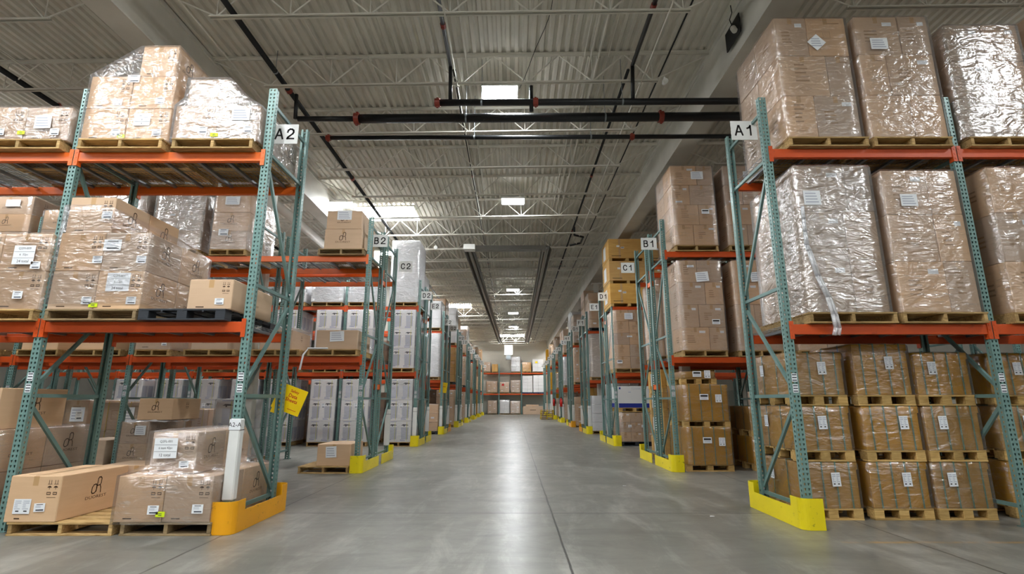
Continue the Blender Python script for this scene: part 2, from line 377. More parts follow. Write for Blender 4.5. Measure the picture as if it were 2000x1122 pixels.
def carton_mesh(w, d, h, style, var=0):
    key = (round(w, 3), round(d, 3), round(h, 3), style, var)
    if key in CART: return CART[key]
    mb = MB(); x0, x1, y0, y1 = -w/2, w/2, -d/2, d/2
    base = {'amber': 'amber_board', 'crate': 'crate_board', 'furn': 'white_board', 'white': 'white_board', 'bluewhite': 'white_board'}.get(style, 'kraft')
    mb.cbox(x0, x1, y0, y1, 0, h, base, .007 if style != 'crate' else .004)
    if style in ('logo', 'logofront', 'plain', 'text'):
        mb.rect('top', 0, 0, .055, d*.98, 'tape', h, .001)
        for f, at in (('-y', y0), ('+y', y1)):
            mb.rect(f, 0, h-.05, .055, .09, 'tape', at, .001)
    if style == 'logo':
        for f, at in (('-x', x0), ('+x', x1)): emblem(mb, f, d*.02, h*.5, h*.34, at)
        care_marks(mb, '-y', x1-.12*w-.02, h*.74, h*.34, y0)
        text_block(mb, '-y', x0+w*.3, h*.08, w*.2, 1, y0, seed=var)
    elif style == 'logofront':
        for f, at in (('-y', y0), ('+y', y1)): emblem(mb, f, 0, h*.5, h*.36, at)
        care_marks(mb, '+x', 0, h*.7, h*.3, x1); care_marks(mb, '-x', 0, h*.7, h*.3, x0)
    elif style == 'text':
        r = random.Random(var)
        k = var % 3
        if k == 0:
            text_block(mb, '-y', 0, h*.78, w*.36, 5, y0, 'print_soft', var, lh=h*.1)
            mb.ribbon([(-1, 0), (-.5, .3), (.5, .3), (1, 0), (.5, -.3), (-.5, -.3), (-1, 0)], .05, '-y', 0, h*.18, w*.12, 'print_soft', y0)
        elif k == 1:
            mb.ribbon([(-1, -.5), (1, -.5), (1, .5), (-1, .5), (-1, -.5), (0, -.5), (0, .5)], .04, '-y', -w*.1, h*.55, w*.18, 'print_soft', y0)
            mb.rect('-y', w*.2, h*.85, w*.3, h*.02, 'print_soft', y0)
        else:
            text_block(mb, '-y', -w*.15, h*.62, w*.3, 4, y0, 'print_soft', var, lh=h*.09)
            mb.rect('-y', w*.25, h*.8, w*.22, h*.1, 'paper', y0, .002)
        for f, at in (('-x', x0), ('+x', x1)):
            text_block(mb, f, 0, h*.6, d*.3, 3, at, 'print_soft', var+1, lh=h*.1)
    elif style == 'furn':
        for f, at, ww in (('-y', y0, w), ('+y', y1, w), ('-x', x0, d), ('+x', x1, d)):
            for sx in (-1, 1):
                u = sx*ww*.24
                mb.flat([(-.42, -.5), (.42, -.5), (.5, .42), (-.5, .42)], [(0, 1, 2, 3)], f, u, h*.43, h*.62, 'print_pale', at, .0014, .6)
                mb.rect(f, u+.1*ww, h*.4, ww*.08, h*.5, 'print_grey', at, .0018)
                if f in ('-y', '+y'):
                    mb.flat([(-.62, 0), (.62, 0), (.45, .14), (-.3, .2)], [(0, 1, 2, 3)], f, u, h*.78, h*.3, 'print_dark', at, .002)
                    mb.flat([(-.1, -.16), (.1, -.16), (.1, 0), (-.1, 0)], [(0, 1, 2, 3)], f, u-.03*ww, h*.78, h*.3, 'print_dark', at, .002)
                    mb.rect(f, u+.08*ww, h*.5, .012, h*.9, 'print_yellow', at, .0024)
            text_block(mb, f, -ww*.22, h*.95, ww*.3, 1, at, 'print_blue', var, .03)
            text_block(mb, f, ww*.2, h*.12, ww*.28, 2, at, 'print_blue', var+3, .035)
            text_block(mb, f, -ww*.3, h*.16, ww*.2, 2, at, 'print_blue', var+4, .03)
    elif style == 'white':
        for i in range(2):
            text_block(mb, '-y', (i-.5)*w*.45, h*.6, w*.25, 2, y0, 'print_grey', var+i, h*.12)
    elif style == 'bluewhite':
        mb.rect('-y', 0, h*.1, w*.98, h*.2, 'blue', y0, .0014); text_block(mb, '-y', -w*.2, h*.1, w*.3, 1, y0, 'paper', 5, .1)
        mb.rect('-x', 0, h*.1, d*.98, h*.2, 'blue', x0, .0014)
        text_block(mb, '-y', -w*.1, h*.72, w*.15, 1, y0, 'print_blue', 3, .03)
        mb.text('T216982', '-y', w*.1, h*.88, h*.1, 'print_grey', y0)
        mb.rect('-y', -w*.44, h*.9, .05, .06, 'blue', y0, .0014)
    elif style == 'crate':
        mb.rect('-y', -w*.2, h*.5, .07, h*.98, 'tape', y0, .001)
        mb.rect('-y', -w*.24, h*.62, w*.08, h*.09, 'paper', y0, .002); mb.rect('-y', -w*.12, h*.55, w*.09, h*.09, 'paper', y0, .002)
        mb.rect('-y', -w*.12, h*.56, w*.08, h*.03, 'ink', y0, .0026)
        mb.text('Sample', '-y', -w*.3, h*.12, h*.07, 'print_brown', y0) if False else text_block(mb, '-y', -w*.28, h*.12, w*.28, 1, y0, seed=var, lh=.05)
        mb.rect('-x', d*.1, h*.5, d*.35, h*.7, 'paper', x0, .0014)
    elif style == 'amber':
        mb.box(x0-.006, x1+.006, y0-.006, y1+.006, h-.07, h+.006, 'amber_board')
    CART[key] = mb.mesh('carton'); return CART[key]
def carton(parent, cx, cy, z, w, d, h, style, name='carton', var=None):
    if var is None: var = rnd.randrange(6)
    o = new(name, carton_mesh(w, d, h, style, var if style in ('text', 'furn') else 0), parent, (cx, cy, z)); return o

LAB = {}
def paper_label(parent, face, x, y, z, kind='bar', rot=0, w=.1, h=.08, name='paper_label'):
    """thin sheet stuck on a face; x,y,z centre in the parent's frame"""
    key = (face, kind, round(w, 3), round(h, 3), round(rot, 2))
    if key not in LAB:
        mb = MB(); bg = 'lime' if kind == 'lime' else 'paper'
        mb.rect(face, 0, 0, w, h, bg, 0, 0, rot)
        if kind == 'bar':
            mb.rect(face, 0, h*.34, w*.6, h*.07, 'ink', 0, .0008, rot); text_block(mb, face, -w*.1, h*.15, w*.5, 2, 0, 'print_grey', 2, h*.14)
            mb.rect(face, w*.05, -h*.3, w*.7, h*.14, 'print_dark', 0, .0008, rot)
        elif kind == 'black':
            mb.rect(face, 0, h*.18, w*.8, h*.3, 'ink', 0, .0008, rot); text_block(mb, face, 0, -h*.15, w*.7, 2, 0, 'print_grey', 2, h*.14)
        elif kind == 'lime': text_block(mb, face, 0, h*.1, w*.4, 2, 0, 'print_dark', 2, h*.3)
        elif kind == 'double':
            for sx in (-1, 1):
                text_block(mb, face, sx*w*.24, h*.36, w*.38, 5, 0, 'print_grey', 2, h*.13); mb.rect(face, sx*w*.24, -h*.32, w*.2, h*.08, 'ink', 0, .0008)
        elif kind.startswith('hand:'):
            ls = kind[5:].split('|')
            for i, s_ in enumerate(ls):
                zz = h*(.5-(i+.5)/len(ls))
                a, b = (0*math.cos(rot)-zz*math.sin(rot)), zz*math.cos(rot)
                mb.text(s_, face, a, b, h*.52/len(ls)*.8, 'ink', 0, .0009, rot=rot)
                if i: mb.rect(face, 0, h*(.5-i/len(ls)), w*.96, .003, 'ink', 0, .0008)
        elif kind == 'scrawl': text_block(mb, face, 0, h*.3, w*.8, 4, 0, 'print_grey', 5, h*.2)
        LAB[key] = mb.mesh('paper_label')
    off = {'-y': (0, -.004, 0), '+y': (0, .004, 0), '-x': (-.004, 0, 0), '+x': (.004, 0, 0)}[face]
    return new(name, LAB[key], parent, (x+off[0], y+off[1], z+off[2]))

# ------------------------------------------------------------------ stretch film
def film(parent, secs, mat='wrap', jit=.006, seed=0, name='stretch_film', top=True):
    """secs: (z, x0, x1, y0, y1) rings from the bottom up, in the parent's frame"""
    mb = MB(); r = random.Random(seed); rings = []
    N = 7
    ex = []
    for (a, b) in zip(secs, secs[1:]):
        L = math.dist(a, b); k = max(1, min(7, int(L/.13)))
        for i in range(k): ex.append([a[q]+(b[q]-a[q])*i/k for q in range(5)])
    ex.append(list(secs[-1]))
    for z, x0, x1, y0, y1 in ex:
        ring = []
        cor = [(x0, y0), (x1, y0), (x1, y1), (x0, y1)]
        for i in range(4):
            (ax, ay), (bx, by) = cor[i], cor[(i+1) % 4]
            for k in range(N):
                f = k/N; px, py = ax+(bx-ax)*f, ay+(by-ay)*f
                dx, dy = px-(x0+x1)/2, py-(y0+y1)/2; L = math.hypot(dx, dy) or 1
                q = r.uniform(0, jit) if k else 0
                ring.append((px+dx/L*q, py+dy/L*q, z+r.uniform(-jit, jit)*.6))
        rings.append(ring)
    n = 4*N; vs = [p for ring in rings for p in ring]
    fs = [(j*n+i, j*n+(i+1) % n, (j+1)*n+(i+1) % n, (j+1)*n+i) for j in range(len(rings)-1) for i in range(n)]
    if top: fs.append(tuple((len(rings)-1)*n+i for i in range(n)))
    mb.geo(vs, fs, mat); o = mb.build(name, parent)
    for i, p in enumerate(o.data.polygons): p.use_smooth = i < len(fs)-1
    return o

# ------------------------------------------------------------------ pallets
PAL = {}
def pallet(x0, x1, y0, y1, z, label, kind='wood', simple=False, group=None):
    w, d = round(x1-x0, 2), round(y1-y0, 2)
    key = (w, d, kind, simple)
    wd = {'wood': 'pallet_wood', 'grey': 'pallet_grey', 'block': 'block_wood', 'plastic': 'dark_plastic', 'blue': 'navy_plastic', 'yellow': 'block_wood'}[kind]
    if key not in PAL:
        parts = []
        H = .125
        nb = 7; bw = d/nb*.78
        t_ = MB(); b_ = MB()
        for i in range(nb):
            yy = -d/2+bw/2+i*(d-bw)/(nb-1); j = rnd.uniform(-.008, .008)
            t_.cbox(-w/2+j, w/2+j, yy-bw/2, yy+bw/2, H-.02, H, wd, .002)
        for i in ((0, 3, 6) if kind != 'block' else (0, 3, 6)):
            yy = -d/2+bw/2+i*(d-bw)/(nb-1); b_.cbox(-w/2, w/2, yy-bw/2, yy+bw/2, 0, .018, wd, .002)
        sts = []
        for k, cx in enumerate((-w/2+.025, 0, w/2-.025)):
            s_ = MB()
            if kind in ('block', 'plastic'):
                cx = (-w/2+.055, 0, w/2-.055)[k]
                for yy in (-d/2+.07, 0, d/2-.07):
                    s_ = MB(); s_.cbox(cx-.055, cx+.055, yy-.068, yy+.068, .018, H-.02, wd, .003); sts.append(s_)
                continue
            else: s_.cbox(cx-.02, cx+.02, -d/2+.004, d/2-.004, .018, H-.02, wd, .003)
            if kind == 'yellow': s_.rect('-y', cx, H/2, .1, .06, 'guard_yellow', -d/2+.002)
            sts.append(s_)
        if kind == 'plastic':
            for k in range(5): t_.box(-w/2+.02+k*(w-.05)/4, -w/2+.04+k*(w-.05)/4, -d/2, d/2, H-.035, H-.018, wd)
        if simple:
            a = MB()
            for m_ in [t_, b_]+sts:
                for f, mi in zip(m_.f, m_.m): a.poly([m_.v[i] for i in f], m_.ms[mi])
            parts = [('pallet', a.mesh('pallet'))]
        else: parts = [('top_deck', t_.mesh('top_deck')), ('bottom_deck', b_.mesh('bottom_deck'))]+[('stringer' if kind not in ('block', 'plastic') else 'block', q.mesh('stringer')) for q in sts]
        PAL[key] = parts
    name = 'plastic_pallet' if kind in ('plastic', 'blue') else 'wooden_pallet'
    c = ((x0+x1)/2, (y0+y1)/2, z)
    if simple: return tagset(new(name, PAL[key][0][1], None, c), label, 'pallet', group)
    e = thing(name, c, label, 'pallet', group)
    for n, me in PAL[key]: new(n, me, e)
    return e

# ------------------------------------------------------------------ loads
def load(x0, x1, y0, y1, z, layers, label, style='text', cols=2, rows=2, wrap='wrap', name='wrapped_load', cat='wrapped cartons', group=None,
         labels=(), top=None, splits=None, far=False, straps=0, strap='strap_green', secs=None, topfilm=True, base_drop=.0):
    """one stretch-wrapped block of cartons; top = optional extra cartons (x0,x1,y0,y1,h,cols) standing on the last layer"""
    cx, cy = (x0+x1)/2, (y0+y1)/2; w, d = x1-x0, y1-y0
    e = thing(name, (cx, cy, z), label, cat, group)
    zz = 0; g = .003
    if far:
        mb = MB()
        for li, h in enumerate(layers):
            n = cols if isinstance(cols, int) else cols[li % len(cols)]
            for i in range(n):
                a, b = -w/2+w*i/n, -w/2+w*(i+1)/n
                base = {'amber': 'amber_board', 'crate': 'crate_board', 'white': 'white_board', 'furn': 'white_board'}.get(style, 'kraft')
                mb.cbox(a+g, b-g, -d/2, d/2, zz+g, zz+h-g, base, .01)
                if (li+i) % 2 == 0 and base == 'kraft': mb.rect('-y', (a+b)/2, zz+h*.5, w/n*.3, h*.18, 'paper', -d/2, .002)
            zz += h
        mb.build('carton_block', e)
    else:
        for li, h in enumerate(layers):
            sp = (splits[li % len(splits)] if splits else [i/cols for i in range(cols+1)])
            for i in range(len(sp)-1):
                for j in range(rows):
                    a, b = -w/2+w*sp[i], -w/2+w*sp[i+1]; c, f = -d/2+d*j/rows, -d/2+d*(j+1)/rows
                    carton(e, (a+b)/2+rnd.uniform(-.002, .002), (c+f)/2+(rnd.uniform(-.004, .004)), zz, b-a-g*2, f-c-g*2, h-g, style)
            zz += h
        if top:
            for (a, b, c, f, h, nr) in top:
                for j in range(nr):
                    cc, ff = c+(f-c)*j/nr, c+(f-c)*(j+1)/nr
                    carton(e, (a+b)/2-cx, (cc+ff)/2-cy, zz, b-a-g*2, ff-cc-g*2, h-g, style)
    H = zz
    if straps:
        sb = []
        for k in range(straps):
            u = -w/2+w*(k+.6)/(straps+.2); m = MB()
            m.box(u-.008, u+.008, -d/2-.012, -d/2-.009, 0, H+.01, strap); m.box(u-.008, u+.008, d/2+.009, d/2+.012, 0, H+.01, strap)
            m.box(u-.008, u+.008, -d/2-.012, d/2+.012, H+.008, H+.012, strap)
            m.build('strap', e)
        if not far:
            for k in range(2):
                u = -d/2+d*(k+.75)/2.5; m = MB()
                for sx in (-1, 1): m.box(sx*(w/2+.0105)-.0015, sx*(w/2+.0105)+.0015, u-.008, u+.008, 0, H+.01, strap)
                m.box(-w/2-.012, w/2+.012, u-.008, u+.008, H+.013, H+.016, strap); m.build('strap', e)
    if wrap:
        o = .014
        if secs is None:
            hh = H
            secs = [(-base_drop, -w/2-o, w/2+o, -d/2-o, d/2+o), (hh-.02, -w/2-o, w/2+o, -d/2-o, d/2+o), (hh+.012, -w/2+.0, w/2-.0, -d/2+.0, d/2-.0)]
        else: secs = [(s_[0], s_[1]-cx-o, s_[2]-cx+o, s_[3]-cy-o, s_[4]-cy+o) for s_ in secs]
        film(e, secs, wrap, seed=int(abs(x0*97+y0*31+z*11)), top=topfilm)
    for (face, a, b, kind, ww, hh, rot) in labels:      # a along the face (0..1 from its left), b height in m
        off = .02 if wrap else .004
        if face == '-y': paper_label(e, face, -w/2+w*a, -d/2-off, b, kind, rot, ww, hh)
        elif face == '+x': paper_label(e, face, w/2+off, -d/2+d*a, b, kind, rot, ww, hh)
        else: paper_label(e, face, -w/2-off, d/2-d*a, b, kind, rot, ww, hh)
    return e
def lone_carton(x0, x1, y0, y1, z, h, label, style='logo', labels=(), group=None, rotz=0, cat='carton'):
    w, d = x1-x0, y1-y0
    o = new('carton', carton_mesh(w, d, h, style, rnd.randrange(6)), None, ((x0+x1)/2, (y0+y1)/2, z), rotz)
    tagset(o, label, cat, group)
    for (face, a, b, kind, ww, hh, rot) in labels:
        if face == '-y': paper_label(o, face, -w/2+w*a, -d/2-.002, b, kind, rot, ww, hh)
        elif face == '+x': paper_label(o, face, w/2+.002, -d/2+d*a, b, kind, rot, ww, hh)
    return o
# ------------------------------------------------------------------ racking
PITCH = {-1: 2.28, 1: 2.31}; XUP = {-1: -2.94, 1: 3.14}; RD = 1.05; RH = 5.05
def col_mesh(flip):
    mb = MB(); s = -1 if flip else 1       # web plate faces -y when not flipped
    def plate(x0, x1, y0, y1, fn):
        b = len(mb.f); mb.box(x0, x1, min(s*y0, s*y1), max(s*y0, s*y1), .008, RH, 'teal')
        for i in range(b, b+6): mb.uv[i] = fn
    plate(-.045, .045, 0, .003, lambda c: (c.x, c.z))
    for sx in (-1, 1):
        plate(sx*.045-(.003 if sx > 0 else 0), sx*.045+(0 if sx > 0 else .003), .003, .07, lambda c: (abs(c.y)-.036+.021, c.z+.02))
        mb.box(sx*.045-(.028 if sx > 0 else 0), sx*.045+(0 if sx > 0 else .028), min(s*.067, s*.07), max(s*.067, s*.07), .008, RH, 'teal_solid')
    return mb.mesh('column')
COLM = [col_mesh(False), col_mesh(True)]
mb = MB(); mb.box(-.07, .07, -.06, .06, 0, .008, 'teal_solid'); mb.tube((.055, .04, .008), (.055, .04, .02), .01, 'galvanised', 6); FOOT = mb.mesh('foot_plate')
mb = MB(); mb.rect('-y', 0, 1.56, .06, .09, 'paper', 0, .001); mb.rect('-y', 0, 1.44, .06, .09, 'paper', 0, .001)
for z_ in (1.53, 1.56, 1.59, 1.41, 1.44, 1.47): mb.rect('-y', 0, z_, .05, .012, 'print_dark', 0, .0016)
CTAG = mb.mesh('location_tag')
BR = [('h', .2, .2), ('h', 1.36, 1.36), ('d', 1.26, .27), ('d', 1.46, 2.48), ('h', 2.6, 2.6), ('d', 4.08, 2.7), ('h', 4.22, 4.22), ('h', 4.86, 4.86)]
def brace_mesh(a, b):
    m = MB(); m.bar((0, .068, a), (0, RD-.068, b), .03, .04, 'teal_solid'); return m.mesh('brace')
BRM = [brace_mesh(a, b) for _, a, b in BR]; BRF = [brace_mesh(b, a) for _, a, b in BR]
BEAM = {}
def beam_mesh(side, fresh):
    k = (side, fresh)
    if k not in BEAM:
        L = PITCH[side]-.096; m = MB(); mt = 'beam_orange_fresh' if fresh else 'beam_orange'
        m.cbox(-L/2, L/2, -.026, .014, -.115, 0, mt, .004); m.cbox(-L/2, L/2, .014, .03, -.115, -.035, mt, .003)
        c = MB(); c.box(-.004, .004, -.03, .03, -.17, .035, mt); c.box(-.004, .045, -.034, -.03, -.17, .035, mt)
        for i in range(3): c.box(.014, .03, -.037, -.034, -.14+i*.06, -.12+i*.06, mt)
        BEAM[k] = (m.mesh('beam'), c.mesh('beam_connector'))
    return BEAM[k]
def deck_mesh(w):
    m = MB(); d = RD-.03
    for i in range(int(w/.05)+1): x = -w/2+i*.05; m.box(x-.0022, x+.0022, -d/2, d/2, .004, .0085, 'galvanised')
    for i in range(9): y = -d/2+.01+i*(d-.02)/8; m.box(-w/2, w/2, y-.0022, y+.0022, .0, .004, 'galvanised')
    s_ = MB()
    for x in (-w*.34, 0, w*.34): s_.box(x-.02, x+.02, -d/2+.045, d/2-.045, -.03, 0, 'galvanised')
    return m.mesh('wire_deck'), s_.mesh('deck_channel')
DECK = {s: deck_mesh(PITCH[s]/2-.07) for s in (-1, 1)}
mb = MB(); mb.cbox(-.06, .06, -.045, .045, .30, 1.12, 'protector_white', .012)
mb.box(-.0605, .0605, -.0455, .0455, 1.0, 1.008, 'ink'); PROT = mb.mesh('upright_protector')

def rack(sign, side, y0, nb, zl, label, flipc=False, full=True, prot=(), fresh=False, name='pallet_rack', x_first=None, mesh_y=None):
    X0 = XUP[side] if x_first is None else x_first
    e = thing(name, (X0, y0, 0), label, 'storage rack', 'racking rows along the main aisle')
    P = PITCH[side]
    for k in range(nb+1):
        x = side*P*k
        for ci, yy in ((0, 0), (1, RD)):
            c = new('column', COLM[ci], e, (x, yy, 0))
            if full:
                new('foot_plate', FOOT, c, (0, .035 if ci == 0 else -.035, 0))
                if ci == 0 and not flipc: new('location_tag', CTAG, c, (0, -.001, 0))
            if k == 0 and ci in prot: tagset(new('upright_protector', PROT, e, (x, yy+(.033 if ci == 0 else -.033), 0)), 'white plastic sleeve on the foot of the column')
        for m_ in (BRF if flipc else BRM): new('brace', m_, e, (x, 0, 0))
    for k in range(nb):
        xc = side*P*(k+.5); L = P-.096
        for li, z in enumerate(zl):
            for bi, yy in enumerate((.022, RD-.022)):
                bm, cm = beam_mesh(side, fresh and li == len(zl)-1)
                b = new('beam', bm, e, (xc, yy, z))
                if bi == 1: b.rotation_euler.z = math.pi
                if full:
                    for sx in (-1, 1):
                        c = new('beam_connector', cm, b, (sx*(L/2-.003+.0), 0, 0))
                        if sx < 0: c.scale.x = -1
            for q in (-1, 1):
                d = new('wire_deck', DECK[side][0], e, (xc+q*P/4, RD/2, z))
                if full: new('deck_channel', DECK[side][1], d)
    return e

def guard(side, xf, y0, y1, wings, mat, label):
    pts = []      # (x, y, top)
    HW, HM = .31, .2
    def arc(cy, near):
        out = []
        for i in range(7):
            a = math.pi/2*i/6
            if near: out.append((xf+side*(.09-.09*math.sin(a)), cy+.09-.09*math.cos(a)))
            else: out.append((xf+side*(.09-.09*math.cos(a)), cy-.09+.09*math.sin(a)))
        return out
    if wings[0]:
        seg = [(xf+side*.23, y0)]+arc(y0, True)+[(xf, y0+.22)]
        pts.append((seg, HW)); ys = y0+.22
    else: ys = y0
    ye = y1-.22 if wings[1] else y1
    pts.append(([(xf, ys), (xf, ye)], HM))
    if wings[1]: pts.append(([(xf, ye)]+arc(y1, False)+[(xf+side*.2, y1)], HW))
    mb = MB()
    for seg, H in pts:
        n = len(seg); T = .009
        nor = []
        for i in range(n):
            a = Vector(seg[max(0, i-1)]); b = Vector(seg[min(n-1, i+1)]); d = (b-a).normalized(); nor.append(Vector((d.y, -d.x))*T)
        vs = []
        for i, p in enumerate(seg):
            q = Vector(p)
            for s_ in (0, 1):
                w = q-nor[i]*s_*(1 if side > 0 else -1)*-1
                vs += [(w.x, w.y, 0.002), (w.x, w.y, H)]
        fs = []
        for i in range(n-1):
            a, b = i*4, i*4+4
            fs += [(a, b, b+1, a+1), (a+2, a+3, b+3, b+2), (a+1, b+1, b+3, a+3), (a, a+2, b+2, b)]
        fs += [(0, 1, 3, 2), ((n-1)*4, (n-1)*4+2, (n-1)*4+3, (n-1)*4+1)]
        mb.geo(vs, fs, mat)
    cy = (y0+y1)/2
    mb.v = [(x-xf, y-cy, z) for x, y, z in mb.v]
    o = mb.build('rack_guard', None, (xf, cy, 0)); tagset(o, label, 'rack guard', 'bright floor guards at the rack ends')
    for k, yy in enumerate((y0+.3, y1-.3)):
        m = MB(); m.tube((0, 0, 0), (0, 0, .012), .016, 'galvanised', 8); m.build('anchor_bolt', o, (side*.03, yy-cy, .0))
    return o

def sign(s, x, y, z, w=.34, h=.27, tall=.15):
    m = MB(); m.cbox(-w/2, w/2, -.003, .003, -h/2, h/2, 'white_paint', .0015)
    e = tagset(m.build('aisle_sign', None, (x, y, z)), 'white aisle sign reading %s hanging on the end of its rack row' % s, 'sign', 'lettered aisle signs')
    t_ = MB()
    for ch, u in ((s[0], -w*.2), (s[1], w*.22)):
        [t_.ribbon(ln, .15, '-y', u, 0, tall, 'ink', -.003, .001) for ln in GL[ch]]
    t_.build('lettering', e)
    b = MB(); b.tube((-w*.36, 0, h*.42), (-w*.36, .012, h*.42), .008, 'galvanised', 6); b.tube((w*.36, 0, h*.42), (w*.36, .012, h*.42), .008, 'galvanised', 6); b.build('mounting_bolt', e)
    return e

ROWS = 'ABCDEFGHIJKLMNOP'
def row_y(side, letter):
    i = ROWS.index(letter)
    if i == 0: return 5.65 if side < 0 else 5.85
    k = (i-1)//2; b = (10.15 if side < 0 else 10.32)+k*5.74
    return b if (i-1) % 2 == 0 else b+1.32
nm = {-1: '2', 1: '1'}
for side in (-1, 1):
    for i, ch in enumerate(ROWS):
        y = row_y(side, ch); s = ch+nm[side]
        if y > 52: continue
        back = (i > 0 and (i-1) % 2 == 1)
        nb = {0: 3, 1: 4, 2: 4, 3: 5, 4: 5, 5: 3, 6: 3}.get(i, 2) if side < 0 else {0: 2, 1: 3, 2: 3, 3: 3}.get(i, 2)
        zl = [2.16, 4.2 if side < 0 else (4.34 if i < 2 else 4.22)]
        full = i < 5
        if side < 0: prot = (0,) if i == 0 else ((1,) if back else ((0,) if i > 1 else ()))
        else: prot = ((1,) if back else (0,)) if i > 4 else ()
        pos = ['in the front row', 'behind the first cross aisle', 'back to back with row B'+nm[side]]
        lab = 'teal and orange racking row marked %s, %s side of the main aisle' % (s, 'left' if side < 0 else 'right')
        rack(s, side, y, nb, zl, lab, back, full, prot, fresh=(side < 0 and i in (0, 1, 2)))
        xf = -2.79 if side < 0 else 2.99
        if i == 0: ext, wg = (y-.13, y+RD+.13), (1, 1)
        elif back: ext, wg = (y+.02, y+RD+.13), (0, 1)
        else: ext, wg = (y-.13, y+RD+.04), (1, 0)
        gm = 'guard_amber' if (s in ('A2', 'F2', 'G2', 'H1', 'G1') and s != 'F2') else 'guard_yellow'
        guard(side, xf, ext[0], ext[1], wg, gm, '%s steel floor guard at the foot of the rack under the sign %s' % ('orange-yellow' if gm == 'guard_amber' else 'yellow', s))
        # sign hangs between the two columns
        sx = (-2.78 if side < 0 else 2.93); sy = y+.35
        if s == 'A2': sx, sy = -2.9, 5.98
        if s == 'A1': sx, sy = 3.02, 6.15
        if s == 'B2': sx, sy = -2.82, 10.45
        if s == 'C2': sx, sy = -2.7, 12.56
        if s == 'C1': sx, sy = 2.92, 12.72
        if back and s[0] not in 'C': sy = y+RD-.1; sx = -2.78 if side < 0 else 2.93
        sign(s, sx, sy, 4.62 if s != 'A1' else 4.76)
# rear rack against the end wall
rack('rear', -1, 53.3, 5, [2.06, 4.14], 'teal and orange racking standing across the end wall at the far end of the aisle', False, False, x_first=5.42)

# small braces joining the two back-to-back rows
for side in (-1, 1):
    for b, zz in (('B', 3.9), ('B', 1.6), ('D', 3.9)):
        y = row_y(side, b)+RD; m = MB(); m.box(-.03, .03, 0, .27, -.05, .05, 'beam_orange_fresh')
        m.box(-.04, .04, -.004, 0, -.06, .06, 'beam_orange_fresh'); m.box(-.04, .04, .27, .274, -.06, .06, 'beam_orange_fresh')
        tagset(m.build('row_spacer', None, (XUP[side], y, zz)), 'short orange spacer joining rack %s%s to the row behind, %s' % (b, nm[side], 'high up' if zz > 2 else 'low down'), 'spacer', 'row spacers')

# ------------------------------------------------------------------ building shell
def struct(o): o['kind'] = 'structure'; return o
XL, XR, YF, YB, ZC = -25.5, 23.0, -9.0, 54.6, 7.5
m = MB(); m.box(XL, XR, YF, YB, -.2, 0, 'concrete'); struct(m.build('floor'))
m = MB(); m.box(XL, XR, YB, YB+.2, 2.4, 8.2, 'wall_paint'); m.box(XL, XR, YB, YB+.2, 0, 2.4, 'wall_lower'); struct(m.build('wall_back'))
m = MB(); m.box(XL, XR, YF-.2, YF, 0, 8.2, 'wall_paint'); struct(m.build('wall_front'))
m = MB(); m.box(XL-.2, XL, YF, YB, 0, 8.2, 'wall_paint'); struct(m.build('wall_left'))
m = MB(); m.box(XR, XR+.2, YF, YB, 0, 8.2, 'wall_paint'); struct(m.build('wall_right'))
# ribbed roof deck
m = MB(); P = .152; prof = [(0, 0), (.058, 0), (.082, .045), (.128, .045)]
pts = []
x = XL
while x < XR:
    for a, b in prof: pts.append((x+a, ZC+b))
    x += P
n = len(pts)
vs = [(a, YF, b) for a, b in pts]+[(a, YB, b) for a, b in pts]
m.geo(vs, [(i, i+1, n+i+1, n+i) for i in range(n-1)], 'deck_white')
m.box(XL, XR, YF, YB, ZC+.05, ZC+.12, 'deck_white')
ceil = struct(m.build('ceiling'))
SL = -.015
ceil.rotation_euler.y = SL; ceil.location = (ZC*.015, 0, 0)
GX = [-15.1, -5.65, 3.78, 13.2]
def joist_mesh(L):
    m = MB(); zt, zb = ZC-.002, ZC-.6
    for s_ in (-1, 1):
        m.box(-L/2, L/2, s_*.03-.022, s_*.03+.022, zt-.008, zt, 'joist_white'); m.box(-L/2, L/2, s_*.012-.003, s_*.012+.003, zt-.05, zt, 'joist_white')
        m.box(-L/2+1.05, L/2-1.05, s_*.026-.016, s_*.026+.016, zb, zb+.006, 'joist_white'); m.box(-L/2+1.05, L/2-1.05, s_*.012-.003, s_*.012+.003, zb, zb+.04, 'joist_white')
    k = 6; a = -L/2+1.05; st = (L-2.1)/k
    m.tube((-L/2+.05, 0, zt-.04), (a+.1, 0, zb+.02), .013, 'joist_white', 5, False); m.tube((L/2-.05, 0, zt-.04), (-a-.1, 0, zb+.02), .013, 'joist_white', 5, False)
    for i in range(k+1):
        x = a+i*st; x = max(min(x, -a-.1), a+.1)
        m.tube((x, 0, zb+.02), (x, 0, zt-.03), .009, 'joist_white', 5, False)
        if i > 0: m.tube((x, 0, zb+.02), (a+(i-.5)*st, 0, zt-.03), .013, 'joist_white', 5, False)
        if i < k: m.tube((x, 0, zb+.02), (a+(i+.5)*st, 0, zt-.03), .013, 'joist_white', 5, False)
    return m.mesh('roof_joist')
JM = joist_mesh(9.2)
yj = [4.85+1.72*i for i in range(29)]
for yv in yj:
    for gi in range(3):
        xm = (GX[gi]+GX[gi+1])/2; new('roof_joist', JM, ceil, (xm, yv, 0))
for x in GX:
    m = MB(); h = .82; z1 = ZC-.0
    m.box(-.2, .2, YF, YB, z1-h, z1-h+.03, 'girder_white'); m.box(-.17, .17, YF, YB, z1-h+.03, z1-.08, 'girder_white'); m.box(-.2, .2, YF, YB, z1-.08, z1-.004, 'girder_white')
    new('roof_girder', m.mesh('roof_girder'), ceil, (x, 0, 0))
colc = 0
